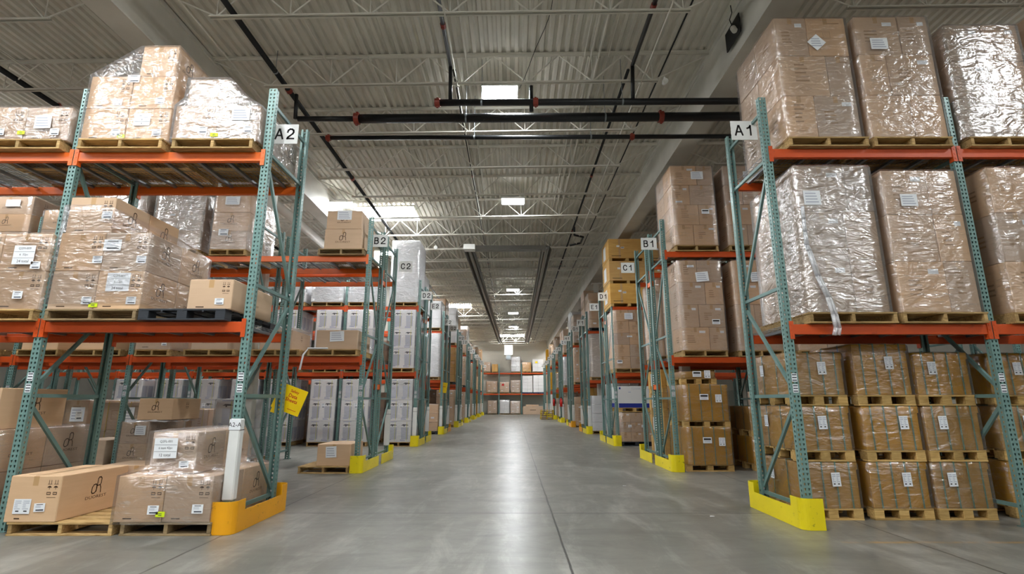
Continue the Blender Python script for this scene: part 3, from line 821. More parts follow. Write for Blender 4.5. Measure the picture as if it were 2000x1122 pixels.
for x in GX:
    for yv in (11.335, 22.81, 34.29, 45.77):
        m = MB(); m.cbox(-.1, .1, -.1, .1, 0, 6.55, 'girder_white', .01); m.box(-.2, .2, -.12, .12, 6.5, 6.56, 'girder_white')
        o = struct(m.build('trim_%d' % (20+colc), None, (x, yv+(0 if x < 0 else .17), 0))); colc += 1
# bridging rods and conduits running down the roof
for i, (x, z, r_) in enumerate([(-4.75, 6.95, .012), (-3.4, 7.42, .012), (-1.0, 6.86, .012), (-.86, 7.44, .018), (1.3, 7.42, .014), (1.42, 7.42, .014), (1.56, 7.4, .02), (1.74, 7.42, .012), (2.3, 6.86, .012), (-2.6, 7.42, .01), (-8.2, 6.9, .014), (-11.5, 6.9, .014), (7.5, 6.9, .014)]):
    m = MB(); m.tube((0, -4, 0), (0, 54, 0), r_, 'joist_white', 6)
    for yv in yj[::2]: m.box(-.03, .03, yv-.01, yv+.01, r_*-1, r_+.01, 'joist_white')
    tagset(m.build('roof_conduit', None, (x, 0, z+x*.015)), 'thin white conduit running the length of the roof, %s' % ['above the left racks', 'left of the heater', 'left of centre at joist foot level', 'close left of the lamps', 'right of the lamps, first of three', 'right of the lamps, second of three', 'right of the lamps, thickest', 'right of the lamps, fourth out', 'beside the right sprinkler line', 'between left sprinkler line and lamps', 'over the left outer bay', 'over the far left racks', 'over the right outer bay'][i], 'conduit', 'roof conduits')

# ------------------------------------------------------------------ sprinkler pipes
def pipe(name, a, b, r_, label, coup=(), mat='pipe_black', hang=(), cr='coupling_red', grp='black sprinkler pipes'):
    a = Vector(a); b = Vector(b); m = MB(); m.tube((0, 0, 0), b-a, r_, mat, 16)
    o = tagset(m.build(name, None, a), label, 'pipe', grp); smooth(o)
    for f in coup:
        p = (b-a)*f; d = (b-a).normalized()*.045; c = MB(); c.tube(p-d, p+d, r_*1.28, cr, 14); c.box(p.x-.02, p.x+.02, p.y-.02, p.y+.02, p.z-r_*1.6, p.z+r_*1.6, cr); c.build('pipe_coupling', o)
    for f, zt in hang:
        p = (b-a)*f; c = MB(); c.tube(p+Vector((0, 0, r_)), Vector((p.x, p.y, zt-a.z)), .006, 'galvanised', 5); c.tube(p-(b-a).normalized()*.015, p+(b-a).normalized()*.015, r_*1.06, 'galvanised', 12); c.build('hanger', o)
    return o
pipe('sprinkler_main', (-4.05, 8.8, 6.5), (-3.0, 8.8, 6.5), .05, 'short narrower black pipe at the left end of the large main', ())
pipe('sprinkler_main', (-2.98, 8.8, 6.5), (7.5, 8.8, 6.56), .085, 'large black sprinkler main crossing the aisle below the first lamp', (.004, .55), hang=((.2, 7.4), (.45, 7.4)))
pipe('sprinkler_main', (-1.4, 8.3, 6.52), (7, 8.3, 6.56), .06, 'black sprinkler pipe with a capped left end just under the first lamp', (.006, .215), hang=((.1, 7.4), (.4, 7.4)))
pipe('sprinkler_main', (-3.7, 9.45, 6.46), (8, 9.45, 6.5), .045, 'thinner black sprinkler pipe crossing the aisle behind the two larger ones', (.0, .52), hang=((.25, 7.4), (.45, 7.4)))
o = pipe('sprinkler_branch', (-4.2, -2, 7.0), (-4.2, 54, 7.0), .045, 'black sprinkler line running down the roof above the left racks', (.12, .19, .26, .4, .5, .7), hang=((.18, 7.42), (.3, 7.42), (.4, 7.42)))
pipe('sprinkler_branch', (-1.12, -2, 7.2), (-1.12, 8.2, 7.2), .035, 'grey black sprinkler line left of the first lamp', (.9,))
pipe('sprinkler_branch', (-1.08, 8.4, 7.25), (-1.08, 54, 7.25), .03, 'thin black sprinkler line running behind the main left of the lamps', (.1, .2, .3, .45, .6))
pipe('sprinkler_branch', (2.15, -2, 7.2), (2.15, 8.2, 7.2), .035, 'grey black sprinkler line right of the first lamp', (.86,))
pipe('sprinkler_branch', (2.12, 8.4, 7.25), (2.12, 54, 7.25), .028, 'thin black sprinkler line running behind the main right of the lamps', (.1, .2, .3, .45, .6))
pipe('roof_cable', (2.72, -1, 7.22), (2.72, 54, 7.22), .014, 'thin black cable run next to the right girder', (), grp=None)
pipe('sprinkler_branch', (-9.0, -2, 7.0), (-9.0, 54, 7.0), .05, 'black sprinkler line over the far left bays', (.14, .2))
pipe('sprinkler_branch', (7.9, -2, 7.0), (7.9, 54, 7.0), .045, 'black sprinkler line above the racks on the right', (.14, .2))
for x, y0, y1, z0, z1, lb in ((-1.12, 8.2, 8.3, 7.2, 6.55, 'short black riser pipe left of the first lamp'), (2.15, 8.2, 8.3, 7.2, 6.6, 'short black riser pipe right of the first lamp'), (.33, 8.3, 8.3, 6.85, 6.35, 'short black stub pipe beside the first lamp'), (-4.1, 8.75, 8.8, 6.98, 6.5, 'black elbow riser at the left end of the large main')):
    pipe('riser_pipe', (x, y0, z0), (x, y1, z1), .035, lb, (), grp=None)
m = MB(); m.path([(2.12, 17, 7.2), (2.12, 17, 6.9), (2.45, 17.2, 6.9), (2.45, 17.9, 6.9), (2.1, 18.2, 6.9)], .035, 'pipe_black', 10)
tagset(m.build('pipe_offset', None, (0, 0, 0)), 'kinked black pipe offset under the roof right of the lamps', 'pipe')
pipe('roof_drain', (-6.25, 8, 6.42), (-6.25, 30, 6.25), .12, 'thick white roof drain pipe behind the left girder', (.2, .45), mat='duct_white', cr='duct_white', grp=None)

# ------------------------------------------------------------------ lamps
def led_lamp(x, y, z, label):
    e = thing('led_high_bay', (x, y, z), label, 'ceiling lamp', 'white LED high bay lamps')
    m = MB(); m.cbox(-.35, .35, -.24, .24, 0, .07, 'white_paint', .012); m.box(-.16, .16, -.08, .08, .07, .14, 'galvanised'); m.build('housing', e)
    m = MB(); m.cbox(-.33, .33, -.22, .22, -.014, 0, 'led', .004); m.build('diffuser', e)
    m = MB(); m.path([(-.25, 0, .07), (0, 0, .26), (.25, 0, .07)], .004, 'galvanised', 4); m.build('hanger', e)
    return e
for i, (x, y) in enumerate([(-.25, 8.95), (0, 14.5), (0, 27.1), (.02, 34.6), (0, 41.0), (.05, 46.6)]):
    led_lamp(x, y, 7.14, 'white glowing lamp over the main aisle, %s counting away from the camera' % ['first', 'second', 'third', 'fourth', 'fifth', 'sixth'][i])
led_lamp(-.2, 2.6, 7.14, 'white lamp over the open floor near the front of the main aisle')
for i, y in enumerate((2.9, 14.7, 19.9, 26.2, 32.4, 38.6, 46, 51.8)):  # eighth lamp is added to brighten the end wall
    led_lamp(-5.15, y, 7.1, 'white lamp above the left racks just inside the left girder, %s from the front' % ['first', 'second', 'third', 'fourth', 'fifth', 'sixth', 'seventh', 'eighth'][i])
for i, (x, y) in enumerate([(-5.15, -3), (-10.5, -3), (-.2, -3.2), (5, -3.2), (4.6, 52), (4.6, 44), (-7.8, 2.9), (-2.7, 2.3)]):  # added lamps: frontal light, a brighter end wall and brighter left front loads
    led_lamp(x, y, 7.1, 'white lamp %s' % ['behind the viewpoint, left', 'behind the viewpoint, far left', 'behind the viewpoint, centre', 'behind the viewpoint, right', 'near the end wall above the right racks', 'second from the end wall above the right racks', 'over the left front aisle, second row out', 'over the left front aisle close to centre'][i])
for i, y in enumerate((2.0, 8.5, 14.6, 20.2, 32)):
    led_lamp(-10.6, y, 6.98, 'white lamp over the far left racks, %s from the front' % ['first', 'second', 'third', 'fourth', 'fifth'][i])
for i, (x, y) in enumerate([(8.9, 2.9), (8.6, 8.9), (8.6, 20.3), (8.6, 32), (11.2, -4.6), (15, -5.6)]):  # first placed, last two added, for highlights on the A1 film
    led_lamp(x, y, 7.2, 'white lamp above the right outer bay, %s from the front' % ['first', 'second', 'third', 'fourth', 'behind the viewpoint', 'far behind the viewpoint'][i])

# skylights: bright panes just under the roof deck
for i, (x, y, w, d) in enumerate([(-4.15, 16.25, 1.9, 1.3), (-.1, 49.6, 2.4, 1.3), (-3.95, 33.5, 2.4, 1.2), (-11, 16.35, 2.4, 1.3), (8.5, 30, 2.4, 1.2)]):
    m = MB(); m.box(-w/2, w/2, -d/2, d/2, -.012, 0, 'skylight')
    for a, b, c, f in ((-w/2-.05, w/2+.05, -d/2-.05, -d/2), (-w/2-.05, w/2+.05, d/2, d/2+.05), (-w/2-.05, -w/2, -d/2, d/2), (w/2, w/2+.05, -d/2, d/2)): m.box(a, b, c, f, -.03, .01, 'deck_white')
    o = struct(m.build('window_%d' % (i+1), None, (x, y, ZC-.015+x*.015))); o.rotation_euler.y = SL

# radiant tube heater
e = thing('radiant_heater', (-.2, 32.5, 6.5), 'long U-shaped metal radiant tube heater hanging over the main aisle', 'heater')
def trough(p, q, w, nm_):
    p = Vector(p); q = Vector(q); d = (q-p).normalized(); s_ = d.cross(Vector((0, 0, 1))).normalized()
    prof = [(-w/2, -.05), (-w/2+.02, -.05), (-w*.28, .09), (w*.28, .09), (w/2-.02, -.05), (w/2, -.05), (w*.3, .11), (-w*.3, .11)]
    vs = [p+s_*a+Vector((0, 0, b)) for a, b in prof]+[q+s_*a+Vector((0, 0, b)) for a, b in prof]
    mb = MB(); mb.geo(vs, [(i, (i+1) % 8, (i+1) % 8+8, i+8) for i in range(8)], 'heater_metal')
    mb.tube(p+Vector((0, 0, .02)), q+Vector((0, 0, .02)), .05, 'heater_metal', 10)
    return mb.build(nm_, e)
trough((-1.32, -15.2, 0), (-.95, 15.5, 0), .4, 'reflector'); trough((1.36, -15.2, 0), (1.45, 15.0, 0), .4, 'reflector')
trough((-1.32, -15.1, 0.02), (1.36, -15.1, 0.02), .3, 'return_bend')
m = MB(); m.cbox(-1.52, -1.12, -15.34, -15.0, -.05, .14, 'white_paint', .01); m.build('end_cap', e)
for k in range(9):
    for x in (-1.32+.37*k/9, 1.36+.09*k/9):
        m = MB(); m.tube((x, -14.6+k*3.6, .1), (x, -14.6+k*3.6, .95), .006, 'galvanised', 4); m.build('hanger_chain', e)
m = MB(); m.cbox(-.42, .42, -.35, .35, -.4, .6, 'joist_white', .02); m.tube((0, -.33, -.62), (0, -.1, -.62), .22, 'galvanised', 16); m.box(-.26, .26, -.3, .2, -.85, -.4, 'heater_metal')
[m.tube((a, 0, .6), (a, 0, 1.28), .012, 'galvanised', 6) for a in (-.35, .35)]
o = tagset(m.build('unit_heater', None, (-.45, 51.5, 6.15)), 'white boxed unit heater with a fan hanging in front of the end wall', 'heater')

# ceiling odds and ends
m = MB(); m.cbox(-.02, 0, -.26, .26, -.17, .17, 'black_board', .004); o = tagset(m.build('black_board', None, (3.57, 7.27, 7.12)), 'black rectangular board fixed to the right girder above sign A1', 'board')
m = MB(); m.tube((0, 0, 0), (0, -.05, -.09), .045, 'girder_white', 10); m.path([(0, 0, 0), (-.04, .0, .15), (.02, .02, .3), (0, 0, .42)], .008, 'pipe_black', 5); m.build('flood_lamp', o, (-.06, -.12, .0))
for i, (x, y, z, lb) in enumerate([(2.74, 8.29, 6.93, 'small round white sensor on the end of the second joist at right'), (-2.9, 18.6, 6.95, 'white horn speaker under the joists left of the heater')]):
    m = MB(); m.tube((0, 0, 0), (0, -.05, -.01), .05+.02*i, 'white_paint', 12); m.tube((0, .0, 0), (0, .08, .02), .03, 'white_paint', 10); m.box(-.01, .01, -.01, .03, .0, .1, 'white_paint')
    tagset(m.build('ceiling_sensor' if i == 0 else 'horn_speaker', None, (x, y, z)), lb, 'fitting')
m = MB(); m.path([(.62+.02*math.sin(i*.9)-.52*i/9*(.4+.6*i/9), 6.9+1.5*i/9, 7.42-.55*(i/9)**1.5) for i in range(10)], .006, 'pipe_black', 5)
tagset(m.build('lamp_cable', None, (0, 0, 0)), 'thin dark cable hanging from the roof down to the first lamp', 'cable')
# ------------------------------------------------------------------ stock: front left rack (sign A2)
LV = {0: 'on the floor of', 1: 'lower shelf of', 2: 'top shelf of'}
SLT = ['nearest the aisle', 'second from the aisle', 'third from the aisle', 'fourth from the aisle', 'fifth from the aisle', 'sixth from the aisle', 'seventh from the aisle', 'eighth from the aisle']
Z1, Z2 = 2.165, 4.205
PH = .125
def pal(x0, x1, y0, y1, z, row, lv, slot, kind='wood', simple=False, extra='', desc=None):
    desc = desc or {'wood': 'pale wooden pallet', 'grey': 'weathered wooden pallet', 'block': 'wooden block pallet', 'plastic': 'dark plastic pallet', 'blue': 'blue plastic pallet'}[kind]
    return pallet(x0, x1, y0, y1, z, '%s %s rack %s, %s%s' % (desc, LV[lv], row, SLT[slot], extra), kind, simple, 'pallets under the stock')
BL = lambda a, z: ('-y', a, z, 'bar', .11, .085, 0)
LM = lambda a, z: ('-y', a, z, 'lime', .09, .045, 0)
# top shelf
pal(-6.36, -5.34, 5.56, 6.76, Z2, 'A2', 2, 2)
load(-6.38, -5.31, 5.6, 6.8, Z2+PH, [.44], 'low wrapped kraft cartons with a handwritten sheet, top shelf of A2, far left', 'logo', 2, 2, 'wrap', group='wrapped loads',
     labels=[('-y', .72, .23, 'scrawl', .2, .17, .03), BL(.26, .1), BL(.87, .1), LM(.5, .09)])
pal(-5.13, -4.13, 5.55, 6.76, Z2, 'A2', 2, 1)
load(-5.15, -4.11, 5.6, 6.72, Z2+PH, [.42, .44], 'tallest wrapped kraft cartons on the top shelf of A2, one extra carton on top', 'logo', 2, 2, None, group='wrapped loads',
     top=[(-4.58, -4.13, 5.6, 6.55, .42, 2)], labels=[BL(.4, .1), LM(.47, .05), BL(.87, .1), ('-y', .68, .27, 'hand:Q2-12|8|4', .2, .16, 0), BL(.36, .5), BL(.85, .52), ('-y', .5, .82, 'bar', .15, .1, 0)])
e = bpy.data.objects['wrapped_load.001']
film(e, [(-.02, -.53, .53, -.58, .58), (.87, -.53, .53, -.58, .58), (1.27, .04, .52, -.58, .4)], 'wrap', seed=3)
pal(-4.02, -3.06, 5.55, 6.76, Z2, 'A2', 2, 0)
load(-4.06, -3.03, 5.6, 6.78, Z2+PH, [.46], 'brightly shining wrapped cartons with one carton on top, top shelf of A2 by the aisle', 'logo', 2, 2, 'wrap_heavy', group='wrapped loads',
     top=[(-3.94, -3.46, 5.6, 6.1, .36, 1)], secs=[(-.02, -4.06, -3.03, 5.6, 6.78), (.46, -4.06, -3.03, 5.6, 6.78), (.56, -3.96, -3.2, 5.6, 6.5), (.83, -3.95, -3.45, 5.6, 6.12)],
     labels=[BL(.36, .12), BL(.88, .13), LM(.5, .06), ('-y', .78, .33, 'scrawl', .22, .16, 0)])
# lower shelf
pal(-6.3, -5.25, 5.56, 6.76, Z1, 'A2', 1, 2, 'wood')
load(-6.32, -5.24, 5.6, 6.78, Z1+PH, [.44, .44], 'two-layer wrapped kraft cartons with a handwritten sheet, lower shelf of A2 at the left edge', 'logo', 2, 2, 'wrap', group='wrapped loads',
     labels=[('-y', .76, .62, 'hand:Q2M-009|6  32pc|24 total', .24, .22, 0), BL(.9, .5), BL(.78, .16)])
pal(-5.13, -4.12, 5.56, 6.76, Z1, 'A2', 1, 1, 'grey')
load(-5.15, -4.12, 5.6, 6.78, Z1+PH, [.44, .45], 'big wrapped kraft cartons with film sloping from the top carton, lower shelf of A2', 'logo', 2, 2, None, group='wrapped loads',
     top=[(-5.13, -4.6, 5.62, 6.78, .44, 2)],
     labels=[BL(.42, .1), ('-y', .5, .05, 'lime', .1, .05, 0), BL(.9, .1), ('-y', .73, .31, 'hand:Q2M-001|6  72pc|24 total', .26, .21, 0), BL(.46, .57), ('-y', .6, .74, 'bar', .2, .13, 0), BL(.94, .57), ('-y', .48, 1.1, 'bar', .12, .09, 0)])
e = bpy.data.objects['wrapped_load.004']
film(e, [(.06, -.53, .53, -.6, .6), (.89, -.53, .53, -.6, .6), (1.22, -.53, .0, -.6, .6), (1.345, -.53, -.05, -.4, .6)], 'wrap', seed=5)
pal(-4.09, -3.14, 5.55, 6.76, Z1, 'A2', 1, 0, 'plastic')
lone_carton(-3.6, -3.11, 5.6, 6.55, Z1+PH, .34, 'single loose kraft carton on the dark plastic pallet, lower shelf of A2', 'logo', labels=[('-y', .72, .09, 'bar', .1, .07, 0)])
# floor
pal(-5.02, -3.97, 5.5, 6.72, 0, 'A2', 0, 1, 'wood')
lone_carton(-5.07, -4.55, 5.5, 6.42, PH, .44, 'large loose kraft carton with a printed emblem on the long side, floor left under A2', 'logo', labels=[('-y', .32, .15, 'double', .17, .14, 0), ('-y', .66, .14, 'bar', .11, .08, .04)])
lone_carton(-4.92, -4.05, 6.46, 6.98, PH, .43, 'second loose kraft carton lying crosswise behind the large one, floor under A2', 'plain')
pal(-3.9, -2.99, 5.5, 6.72, 0, 'A2', 0, 0, 'grey')
load(-3.98, -3.02, 5.5, 6.72, PH, [.44], 'wrapped kraft cartons marked Q2FL-001 on the floor under A2 by the orange-yellow guard', 'logo', 2, 2, 'wrap', group='wrapped loads',
     top=[(-3.78, -3.3, 5.62, 6.72, .42, 2)], secs=[(-.02, -3.98, -3.02, 5.5, 6.72), (.44, -3.98, -3.02, 5.5, 6.72), (.53, -3.79, -3.29, 5.61, 6.73), (.875, -3.79, -3.29, 5.61, 6.73)],
     labels=[BL(.42, .12), ('-y', .5, .08, 'lime', .09, .05, 0), BL(.88, .13)])
e = bpy.data.objects['wrapped_load.005']
paper_label(e, '-y', -.1, -.53, .7, 'hand:Q2FL-001|6 item 42pc|12 total', .02, .24, .2); paper_label(e, '-y', .11, -.53, .54, 'bar', .05, .1, .07)
# second bay floor, seen from its side
pal(-6.5, -5.44, 5.62, 6.84, 0, 'A2', 0, 2, 'wood')
load(-6.52, -5.42, 5.62, 6.84, PH, [.44, .44], 'dark wrapped stack of kraft cartons on the floor left of the second A2 column', 'logo', 2, 2, 'wrap', group='wrapped loads',
     top=[(-6.1, -5.45, 5.6, 6.45, .44, 1)], labels=[('+x', .25, .2, 'bar', .12, .1, 0), ('+x', .8, 1.0, 'bar', .1, .1, 0)])
# yellow binder tied to the rear column of A2
e = thing('safety_binder', (-2.86, 6.79, 1.33), 'yellow Safety Data Sheets binder hanging tilted on the rear A2 column', 'binder')
e.rotation_euler = (0, R(20), 0)
m = MB(); m.cbox(-.19, -.16, -.03, .03, -.17, .16, 'sheet_yellow', .003); m.build('spine', e)
m = MB(); m.cbox(-.16, .19, -.034, -.028, -.17, .16, 'sheet_yellow', .001); m.build('cover', e)
m = MB()
for i, s_ in enumerate(('Safety', 'Data', 'Sheets')): m.text(s_, '-y', .03, .1-i*.055, .046, 'print_red', -.034, .001, bold=True)
m.text('SDS', '-y', -.08, -.11, .016, 'print_red', -.034, .001); m.rect('-y', .08, -.12, .12, .007, 'print_red', -.034, .001); m.build('cover_lettering', e)
m = MB(); m.box(-.15, .17, -.02, .02, -.15, .14, 'paper'); m.build('pages', e)
m = MB()
for i in range(4): m.poly([(-.17+.02*i, -.03+.012*i, -.17-.02*i), (-.15+.02*i, -.02+.012*i, -.17-.02*i-.02), (-.15+.02*i, .01, -.19-.02*i), (-.17+.02*i, 0, -.17-.02*i)], 'sheet_yellow')
m.cbox(-.17, -.06, -.03, -.026, -.23, -.17, 'sheet_yellow', .001); m.build('loose_flap', e)
e = thing('hanging_card', (-2.9, row_y(-1, 'F')+.3, 1.95), 'small yellow card hanging on the rack under sign F2', 'card')
e.rotation_euler = (0, R(8), 0); m = MB(); m.cbox(-.14, .16, -.004, .004, -.3, .12, 'sheet_yellow', .001); m.rect('-y', 0, -.05, .2, .02, 'print_red', -.004); m.build('card', e)

# hand lettering on the A2 protector
m = MB(); m.cbox(-.0605, .0605, -.002, 0, -.055, .055, 'paper', .0005); m.text('A2-A', '-y', 0, 0, .045, 'ink', -.002, .001)
new('handwritten_tag', m.mesh('handwritten_tag'), bpy.data.objects['pallet_rack'], (0, -.0125, 1.06))

# ------------------------------------------------------------------ row B2
yB = row_y(-1, 'B')-.05
def stack(row, lv, slot, x0, x1, y0, h, label, style='text', layers=None, cols=2, wrap='wrap', kind='wood', simple=False, d=1.15, far=False, labels=(), z=None, pk=True, **kw):
    zz = z if z is not None else ([0, Z1, Z2][lv] if row[1] == '2' else [0, Z1, (4.345 if row in ('A1', 'B1') else 4.225)][lv])
    if pk: pal(x0+.02 if x1-x0 > 1.02 else x0, x1-.02 if x1-x0 > 1.02 else x1, y0, y0+d, zz, row, lv, slot, kind, simple or far, kw.pop('extra', ''))
    else: kw.pop('extra', None)
    n = layers or max(1, round(h/.44)); ls = n if isinstance(n, list) else [h/n]*n
    return load(x0, x1, y0, y0+d, zz+(PH if pk else kw.pop('dz', PH)), ls, label, style, cols, 2, wrap, labels=labels, far=far, group='wrapped loads', **kw)
pal(-3.96, -3.02, yB-.05, yB+1.1, Z2, 'B2', 2, 0, 'grey')
lone_carton(-3.86, -3.1, yB, yB+1.0, Z2+PH, .43, 'lower kraft carton of a pair on the top shelf of B2 next to the sign', 'logofront')
lone_carton(-3.84, -3.12, yB, yB+1.0, Z2+PH+.432, .4, 'upper kraft carton of a pair on the top shelf of B2 with a white sheet', 'logofront', labels=[('-y', .5, .3, 'scrawl', .3, .2, 0)])
stack('B2', 2, 3, -6.2, -5.45, yB, 1.2, 'three-layer wrapped kraft cartons, top shelf of B2, seen left of the first A2 column', 'logofront', 3, 1, 'wrap', labels=[('-y', .5, 1.05, 'scrawl', .3, .18, 0), ('-y', .35, .36, 'bar', .2, .14, 0)])
stack('B2', 2, 4, -7.42, -6.42, yB, 1.25, 'heavily wrapped shiny cartons, top shelf of B2, behind the big A2 load', 'text', 3, 2, 'wrap_heavy')
stack('B2', 2, 5, -8.6, -7.62, yB, 1.3, 'wrapped shiny cartons, top shelf of B2, left of the shiniest load', 'text', 3, 2, 'wrap_heavy')
stack('B2', 2, 6, -9.72, -8.98, yB, .85, 'two-layer kraft cartons, top shelf of B2, behind the second A2 column', 'logofront', 2, 1, 'wrap', labels=[('-y', .7, .72, 'scrawl', .2, .13, 0)])
stack('B2', 2, 7, -11.0, -9.98, yB, 1.15, 'three-layer kraft cartons, top shelf of B2, furthest left', 'logofront', 3, 1, 'wrap', labels=[('-y', .6, 1.0, 'scrawl', .3, .15, 0)])
def one(row, lv, slot, x0, x1, y0, h, label, paper=True, kind='wood', d=.9, style='logofront', pw=None, z=None):
    zz = z if z is not None else [0, Z1, Z2][lv]
    pal(x0-.06 if pw is None else pw[0], x1+.06 if pw is None else pw[1], y0-.04, y0+1.1, zz, row, lv, slot, kind)
    lone_carton(x0, x1, y0, y0+d, zz+PH, h, label, style, labels=[('-y', .5, h*.68, 'scrawl', .28, .2, .05)] if paper else ())
one('B2', 1, 0, -3.86, -3.05, yB, .38, 'kraft carton with a taped white sheet, lower shelf of B2 by the aisle', True, pw=(-4.0, -3.02), style='plain')
m = MB()
for k in range(3): m.path([(-4.0+.01*k, yB-.02-.008*k, Z1+.14), (-4.08+.012*k, yB-.05, Z1+.02), (-4.1+.01*k, yB-.05, Z1-.12), (-4.13+.014*k, yB-.04, Z1-.27)], .007, 'paper', 5)
m.cbox(-4.0, -3.6, yB-.06, yB-.02, Z1+.13, Z1+.16, 'paper', .01)
tagset(m.build('loose_film'), 'torn strip of clear film hanging off the lower shelf of B2', 'film')
one('B2', 1, 1, -4.96, -4.33, yB, .38, 'kraft carton under torn crumpled film, lower shelf of B2, second from the aisle', False, pw=(-5.1, -4.16))
e = bpy.data.objects['carton.005'] if 'carton.005' in bpy.data.objects else None
m = MB(); r2 = random.Random(4); g_ = 9
hs = [[.40+.05*r2.random()+(.05 if i in (3, 4) else 0) for j in range(6)] for i in range(g_)]
vs = [(-5.02+.75*i/(g_-1), yB-.02+.9*j/5, Z1+PH+hs[i][j]) for i in range(g_) for j in range(6)]
m.geo(vs, [(i*6+j, i*6+j+1, (i+1)*6+j+1, (i+1)*6+j) for i in range(g_-1) for j in range(5)], 'wrap_white')
m.geo([(-5.02, yB-.03, Z1+PH+.42), (-4.8, yB-.04, Z1+PH+.42), (-5.2, yB-.06, Z1+.16), (-5.3, yB-.03, Z1+.12)], [(0, 1, 2, 3)], 'wrap_white')
smooth(tagset(m.build('crumpled_film'), 'crumpled white film lying over the carton on the lower shelf of B2', 'film'))
one('B2', 1, 2, -6.3, -5.6, yB, .38, 'kraft carton with a printed emblem, lower shelf of B2, under the wrapped trio', False, pw=(-6.42, -5.42))
stack('B2', 1, 3, -7.4, -6.72, yB, .62, 'wrapped kraft carton block, lower shelf of B2 right of the third column', 'logo', 1, 1, 'wrap_light', labels=[('-y', .85, .12, 'bar', .1, .09, 0)])
one('B2', 1, 4, -8.55, -7.8, yB, .38, 'kraft carton with a printed emblem, lower shelf of B2 behind the A2 rear column', False, pw=(-8.68, -7.64))
one('B2', 1, 5, -9.62, -8.92, yB, .38, 'kraft carton, lower shelf of B2 behind the second A2 front column', False)
one('B2', 1, 6, -10.9, -10.1, yB, .36, 'kraft carton, lower shelf of B2 at the left edge of the view', False)
pal(-3.97, -3.04, yB-.1, yB+1.05, 0, 'B2', 0, 0, 'wood')
lone_carton(-3.66, -3.04, yB-.02, yB+.8, PH, .39, 'loose kraft carton with a white sheet on the floor pallet under B2', 'plain', labels=[('-y', .42, .25, 'scrawl', .2, .2, .06)])
stack('B2', 0, 3, -7.42, -6.9, yB, .8, 'wrapped two-layer kraft cartons on the floor of B2 with film bunched on top', 'logofront', 2, 1, 'wrap', labels=[('-y', .75, .64, 'scrawl', .2, .17, 0)], d=1.1)
lone_carton(-7.16, -6.5, yB+.02, yB+.9, PH+.83, .4, 'kraft carton with a printed emblem resting on the wrapped floor stack of B2', 'logofront')
smooth(film(thing('film_tuft', (-6.9, yB+.3, PH+.8), 'bunched clear film on the floor stack of B2', 'film'), [(0, -.5, .42, -.3, .5), (.03, -.3, .25, -.25, .4)], 'wrap_white', .03, 8))
one('B2', 0, 4, -8.3, -7.66, yB, .46, 'kraft carton on the floor of B2 left of the wrapped stack', False)
# row C2
yC = row_y(-1, 'C')
stack('C2', 0, 3, -8.9, -7.9, yC, 1.15, 'strapped and wrapped kraft block with yellow bands on the floor of C2', 'text', 2, 1, 'wrap', labels=[('-y', .6, .9, 'scrawl', .25, .3, 0)], straps=4, strap='strap_yellow')
stack('C2', 0, 4, -10.2, -9.2, yC, 1.2, 'dark wrapped kraft block on the floor of C2, furthest left', 'text', 2, 2, 'wrap', labels=[('-y', .8, .9, 'scrawl', .3, .3, 0)])
stack('C2', 0, 5, -7.6, -7.62+.7, yC+.02, 1.0, 'narrow strapped kraft block on the floor of C2 beside the third column', 'text', 2, 1, 'wrap', straps=2, strap='strap_yellow')
stack('C2', 0, 2, -6.45, -5.45, yC, 1.22, 'two-layer block of white printed furniture cartons on the floor of C2', 'furn', 2, 1, 'wrap_light')
# row D2: white printed furniture cartons
yD = row_y(-1, 'D')-.05
fx = [(-3.75, -2.97+-.05), (-5.15, -4.33), (-6.1, -5.33), (-7.42, -6.62), (-8.5, -7.7), (-9.7, -8.9), (-10.8, -10.0), (-12, -11.2)]
for k, (a, b) in enumerate(fx):
    stack('D2', 0, k, a, b, yD, 1.83, 'three-layer column of white printed furniture cartons on the floor of D2, %s' % SLT[k], 'furn', 3, 1, 'wrap_light', d=1.1, labels=[('-y', .55, 1.05, 'bar', .1, .14, 0)])
    if k < 6: stack('D2', 1, k, a, b, yD, 1.8, 'three-layer column of white printed furniture cartons, lower shelf of D2, %s' % SLT[k], 'furn', 3, 1, 'wrap_light', d=1.1)
stack('D2', 2, 0, -3.85, -2.98, yD, 2.05, 'very tall wrapped load of pale cartons behind the sign C2', 'white', [.5, .5, .5, .5], 2, 'wrap_white', d=1.1)
for k, (a, b) in enumerate([(-5.15, -4.25), (-6.3, -5.34), (-7.42, -6.5), (-8.6, -7.65)]):
    stack('D2', 2, k+1, a, b, yD, .6, 'low white wrapped load, top shelf of D2, %s' % SLT[k+1], 'white', 1, 2, 'wrap_white', d=1.1)
# row E2 and what shows between the columns
yE = row_y(-1, 'E')
for k in range(5):
    a = -4.02-k*1.16
    stack('E2', 0, k, a, a+.98, yE+.05, 1.25+.2*(k % 3), 'brown wrapped load on the floor of E2, %s' % SLT[k], 'text', 2+k % 2, 2, 'wrap', simple=True)
    if k < 3: stack('E2', 1, k, a, a+.98, yE+.05, 1.2-.2*k, 'brown wrapped load, lower shelf of E2, %s' % SLT[k], 'text', 3, 2, 'wrap', simple=True)
stack('E2', 2, 0, -4.02, -3.08, yE+.1, 1.3, 'pale wrapped load with kraft top, top shelf of E2, behind its sign', 'white', 3, 2, 'wrap_white', simple=True)

